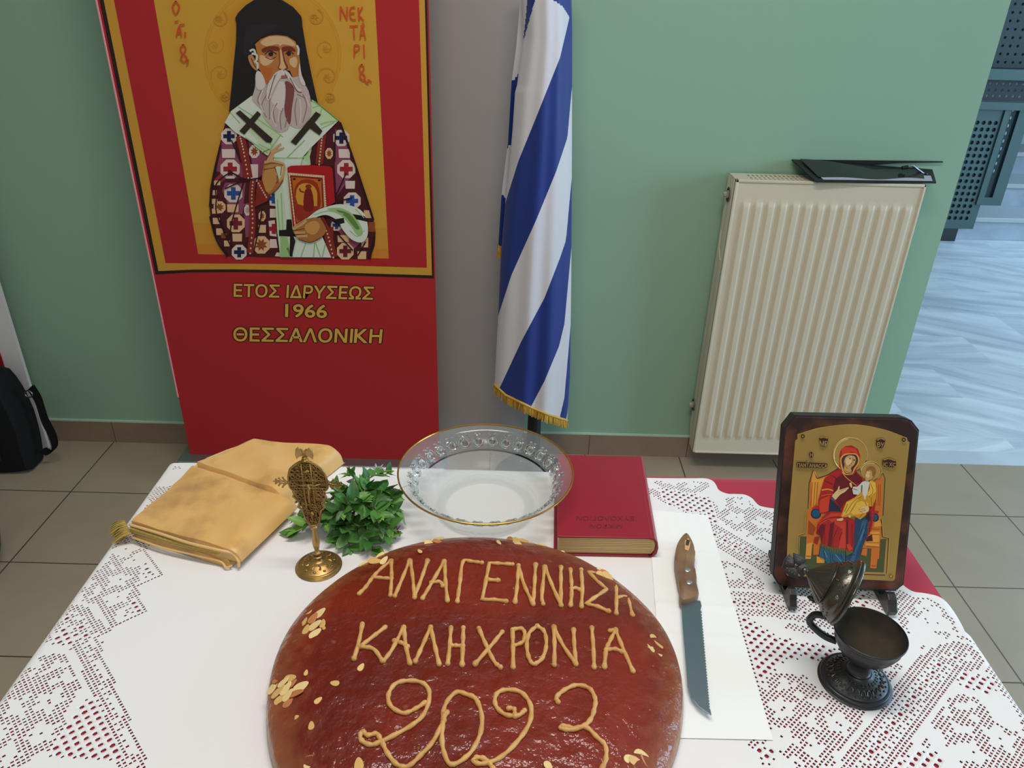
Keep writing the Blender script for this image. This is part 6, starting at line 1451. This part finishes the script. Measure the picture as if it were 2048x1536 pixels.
# raised rim of haloes and throne
b = MB(); b.tube([ic(*R2(1020+250*math.cos(t), 650+250*math.sin(t)))+nf*.0018 for t in np.linspace(2.2, 6.6, 40)], .0007, M_gpb, n=6); b.build('halo_rim', ico); b = MB(); b.tube([ic(*R2(1320+156*math.cos(t), 890+138*math.sin(t)))+nf*.0018 for t in np.linspace(-3.0, .9, 26)], .0006, M_gpb, n=6); b.build('halo_rim', ico)
for L in ([(238, 1165), (258, 655), (350, 625), (378, 330)], [(1560, 1225), (1592, 690), (1500, 672), (1484, 420)]): b = MB(); b.tube([ic(*R3(*p))+nf*.0018 for p in L], .0006, M_gpb, n=6); b.build('throne_outline', ico)

# easel
es = thing('display_easel', tuple(I0+ux*Wic/2+np.array([0, 0, TT-I0[2]])), 'small black wooden easel with scrolled feet holding the icon', 'easel')
M_es = mat('black_lacquered_wood', (38, 34, 34), .4, coat=.2)
U = Vector(ux); Nb = Vector(nb)
def foot(t, w):
    base = Vector(I0)+U*(Wic*t); base.z = TT; b = MB()
    T = Matrix(((Nb.x, 0, U.x, base.x), (Nb.y, 0, U.y, base.y), (0, 1, 0, 0*base.z+TT), (0, 0, 0, 1)))
    sh = [(-.085, .0), (.020, .0), (.030, .003), (.032, .010), (.026, .016), (.022, .022), (.015, .026), (.008, .024), (.003, .0105), (-.020, .0085), (-.050, .009), (-.085, .008)]
    b.prism(sh, -w/2, w/2, M_es, .0015, T); b.build('scrolled_foot', es)
foot(.10, .010); foot(.885, .012)
b = MB(); bp_ = Vector(I0)+U*Wic*.5-Nb*.052; b.box((-.010, -.005, 0), (.010, .005, .17), M_es, .002, Matrix.Translation((bp_.x, bp_.y, TT)) @ Matrix.Rotation(-.16, 4, 'X')); b.build('back_leg', es)
b = MB(); A = Vector(I0)+U*Wic*.10-Nb*.066; Bq = Vector(I0)+U*Wic*.885-Nb*.066; b.tube([(A.x, A.y, TT+.012), (Bq.x, Bq.y, TT+.012)], .004, M_es); b.build('cross_bar', es)

# ================================================================== censer
CC = np.array(pz(1709, 1362, TT)); KZ = TT
cen = thing('censer', tuple(CC), 'dark pewter hand censer with fluted cup and open hinged lid', 'censer')
M_pw = mat('dark_pewter', (62, 62, 64), .38, metal=.75, bump=(260, .15, .0008)); M_pwl = mat('worn_pewter', (92, 88, 80), .30, metal=.85, bump=(260, .35, .001)); M_ash = mat('ashy_inside', (66, 56, 42), .85, var=(30, (40, 36, 32), .4, .65))
c3 = (CC[0], CC[1], TT)
b = MB(); b.lathe(cr([(.0, 0), (.0395, 0), (.0405, .002), (.0400, .005), (.0375, .0062), (.0360, .0064), (.0345, .0075), (.0260, .0130), (.0190, .0168), (.0165, .0185), (.0140, .0195), (.0, .0195)], 3), c3, M_pw, 64)
for k in range(26):
    a = 2*math.pi*k/26; b.ball((c3[0]+.0330*math.cos(a), c3[1]+.0330*math.sin(a), TT+.0088), .0013, M_pwl, 6, 5)
    b.tube([(c3[0]+r*math.cos(a+s), c3[1]+r*math.sin(a+s), TT+z) for r, s, z in ((.0310, -.09, .0104), (.0275, -.07, .0126), (.0262, 0, .0136), (.0275, .07, .0126), (.0310, .09, .0104))], .0008, M_pwl, n=5)
for k in range(30):
    a = 2*math.pi*k/30
    for r, z in ((.0225, .0152), (.0205, .0164)): b.ball((c3[0]+r*math.cos(a), c3[1]+r*math.sin(a), TT+z), .0009, M_pwl, 6, 5)
b.build('foot', cen)
MB().lathe(cr([(.0145, .0190), (.0125, .0215), (.0118, .028), (.0128, .036), (.0150, .040), (.0162, .0425), (.0150, .0445)], 4), c3, M_pw, 32).build('stem', cen)
zc = .0430; RIM = .0400; ZR = .0805
fl = lambda a, z: 1 + (.022*abs(math.sin(a*9)) if z < ZR-.010 else 0)
b = MB(); b.lathe(cr([(.010, zc), (.0170, zc+.001), (.0255, zc+.006), (.0320, zc+.014), (.0365, zc+.024), (.0385, zc+.031), (.0400, ZR-.003), (.0408, ZR), (.0398, ZR+.0012), (.0388, ZR-.0005)], 4), c3, M_pw, 108, fn=fl)
b.lathe(cr([(.0388, ZR-.0005), (.0375, zc+.030), (.0340, zc+.020), (.0270, zc+.011), (.0180, zc+.006), (.0, zc+.005)], 4), c3, M_ash, 64); b.build('cup', cen)
# handle on the left, lid standing open on its hinge
ha = Vector((-.87, .49, 0)).normalized(); zv = Vector((0, 0, 1)); Cc = Vector(c3)
hp = [Cc+ha*(.0395)+zv*.076, Cc+ha*.0500+zv*.0800, Cc+ha*.0620+zv*.0760, Cc+ha*.0655+zv*.0640, Cc+ha*.0570+zv*.0560, Cc+ha*.0440+zv*.0500, Cc+ha*.0310+zv*.0495]
MB().tube(cr(hp, 6), [.0043]*len(cr(hp, 6)), M_pw, n=10).build('handle', cen)
hinge = Cc+ha*.0435+zv*(ZR+.002)
u_r = (zv*.985 - ha*.10).normalized()                # across the lid opening, hinge to far rim
ax_ = (ha - u_r*ha.dot(u_r)).normalized()            # lid axis, crown outwards
ax_ = (ax_ + zv*.12).normalized(); u_r = (u_r-ax_*u_r.dot(ax_)).normalized(); sd_ = ax_.cross(u_r)
Lc = hinge+u_r*.0415
TL_ = Matrix(((sd_.x, u_r.x, ax_.x, Lc.x), (sd_.y, u_r.y, ax_.y, Lc.y), (sd_.z, u_r.z, ax_.z, Lc.z), (0, 0, 0, 1))) @ Matrix.Diagonal((1, 1, .70, 1))
lid = MB(); lid.lathe(cr([(.0372, -.001), (.0405, -.0015), (.0412, .002), (.0395, .004), (.0408, .0065), (.0392, .0085), (.0375, .0095), (.0362, .012)], 3), None, M_pwl, 72, TL_)
lid.lathe(cr([(.0362, .012), (.0350, .018), (.0315, .026), (.0270, .031), (.0255, .033)], 4), None, M_pwl, 72, TL_)
lid.lathe(cr([(.0255, .033), (.0272, .0345), (.0262, .0365)], 3), None, M_pwl, 72, TL_)
lid.lathe(cr([(.0258, .0365), (.0200, .046), (.0120, .057), (.0055, .066), (.0030, .070)], 5), None, M_pwl, 120, TL_, fn=lambda a, z: 1+.055*abs(math.sin(a*10)))
lid.lathe([(.0372, -.001), (.0345, .010), (.027, .028), (.012, .055), (0, .066)], None, M_ash, 48, TL_)
for k in range(5):          # embossed rosettes round the dome
    a = 2*math.pi*k/5+.4
    for rr in (.0075, .0055, .0035, .0015):
        lid.tube([TL_ @ Vector(((.0345-.55*(.0215+rr*math.sin(t)-.018))*math.cos(a+rr*math.cos(t)/.034), (.0345-.55*(.0215+rr*math.sin(t)-.018))*math.sin(a+rr*math.cos(t)/.034), .0215+rr*math.sin(t)*.85)) for t in np.linspace(0, 2*math.pi, 15)[:-1]], .0007, M_pwl, n=5, closed=True)
    for q in range(7):
        a2 = a+.63+random.uniform(-.25, .25); z = .016+q*.0023; r = np.interp(z, [.012, .018, .026, .031], [.0362, .0350, .0315, .0270])+.0003; lid.ball(TL_ @ Vector((r*math.cos(a2), r*math.sin(a2), z)), .0012, M_pwl, 6, 5)
lid = lid.build('lid', cen)
b = MB(); tip = lambda x, y, z: TL_ @ Vector((x, y, z))
b.tube([tip(0, 0, .069), tip(0, 0, .078)], [.0034, .0022], M_pwl, n=10); b.ball(tip(0, 0, .074), .0040, M_pwl)
# flared openwork cross, facing the viewer
vd = (CAMP-np.array(Lc)); vd = Vector(vd/np.linalg.norm(vd)); w_ = (vd.cross(ax_)).normalized()
O = tip(0, 0, .090)
for d, s in ((ax_, w_), (-ax_, w_), (w_, ax_), (-w_, ax_)):
    nrm = d.cross(s).normalized(); T = Matrix(((s.x, d.x, nrm.x, O.x), (s.y, d.y, nrm.y, O.y), (s.z, d.z, nrm.z, O.z), (0, 0, 0, 1)))
    b.prism([(-.0030, .0), (.0030, .0), (.0092, .0122), (.0, .0142), (-.0092, .0122)], -.0014, .0014, M_pw, .0004, T)
    for (x, y) in ((-.0035, .0098), (.0035, .0098), (0, .0098), (0, .0055)): b.ball(T @ Vector((x, y, .0)), (.0016, .0016, .0022), M_pwl, 8, 6, T @ Matrix.Translation((x, y, 0)) if False else None)
b.ball(O, .0032, M_pwl); b.build('cross_finial', lid)
MB().box((-.006, -.005, -.004), (.006, .006, .005), M_pw, .0015, Matrix.Translation(hinge-zv*.001)).build('hinge', cen)
b = MB(); tp = hinge+ha*.006+zv*.012; b.ball((0, 0, 0), (.014, .006, .0028), M_pw, 14, 8, Matrix.Translation(tp+ha*.012+zv*.004) @ Matrix.Rotation(math.atan2(ha.y, ha.x), 4, 'Z')); b.build('thumb_rest', lid)
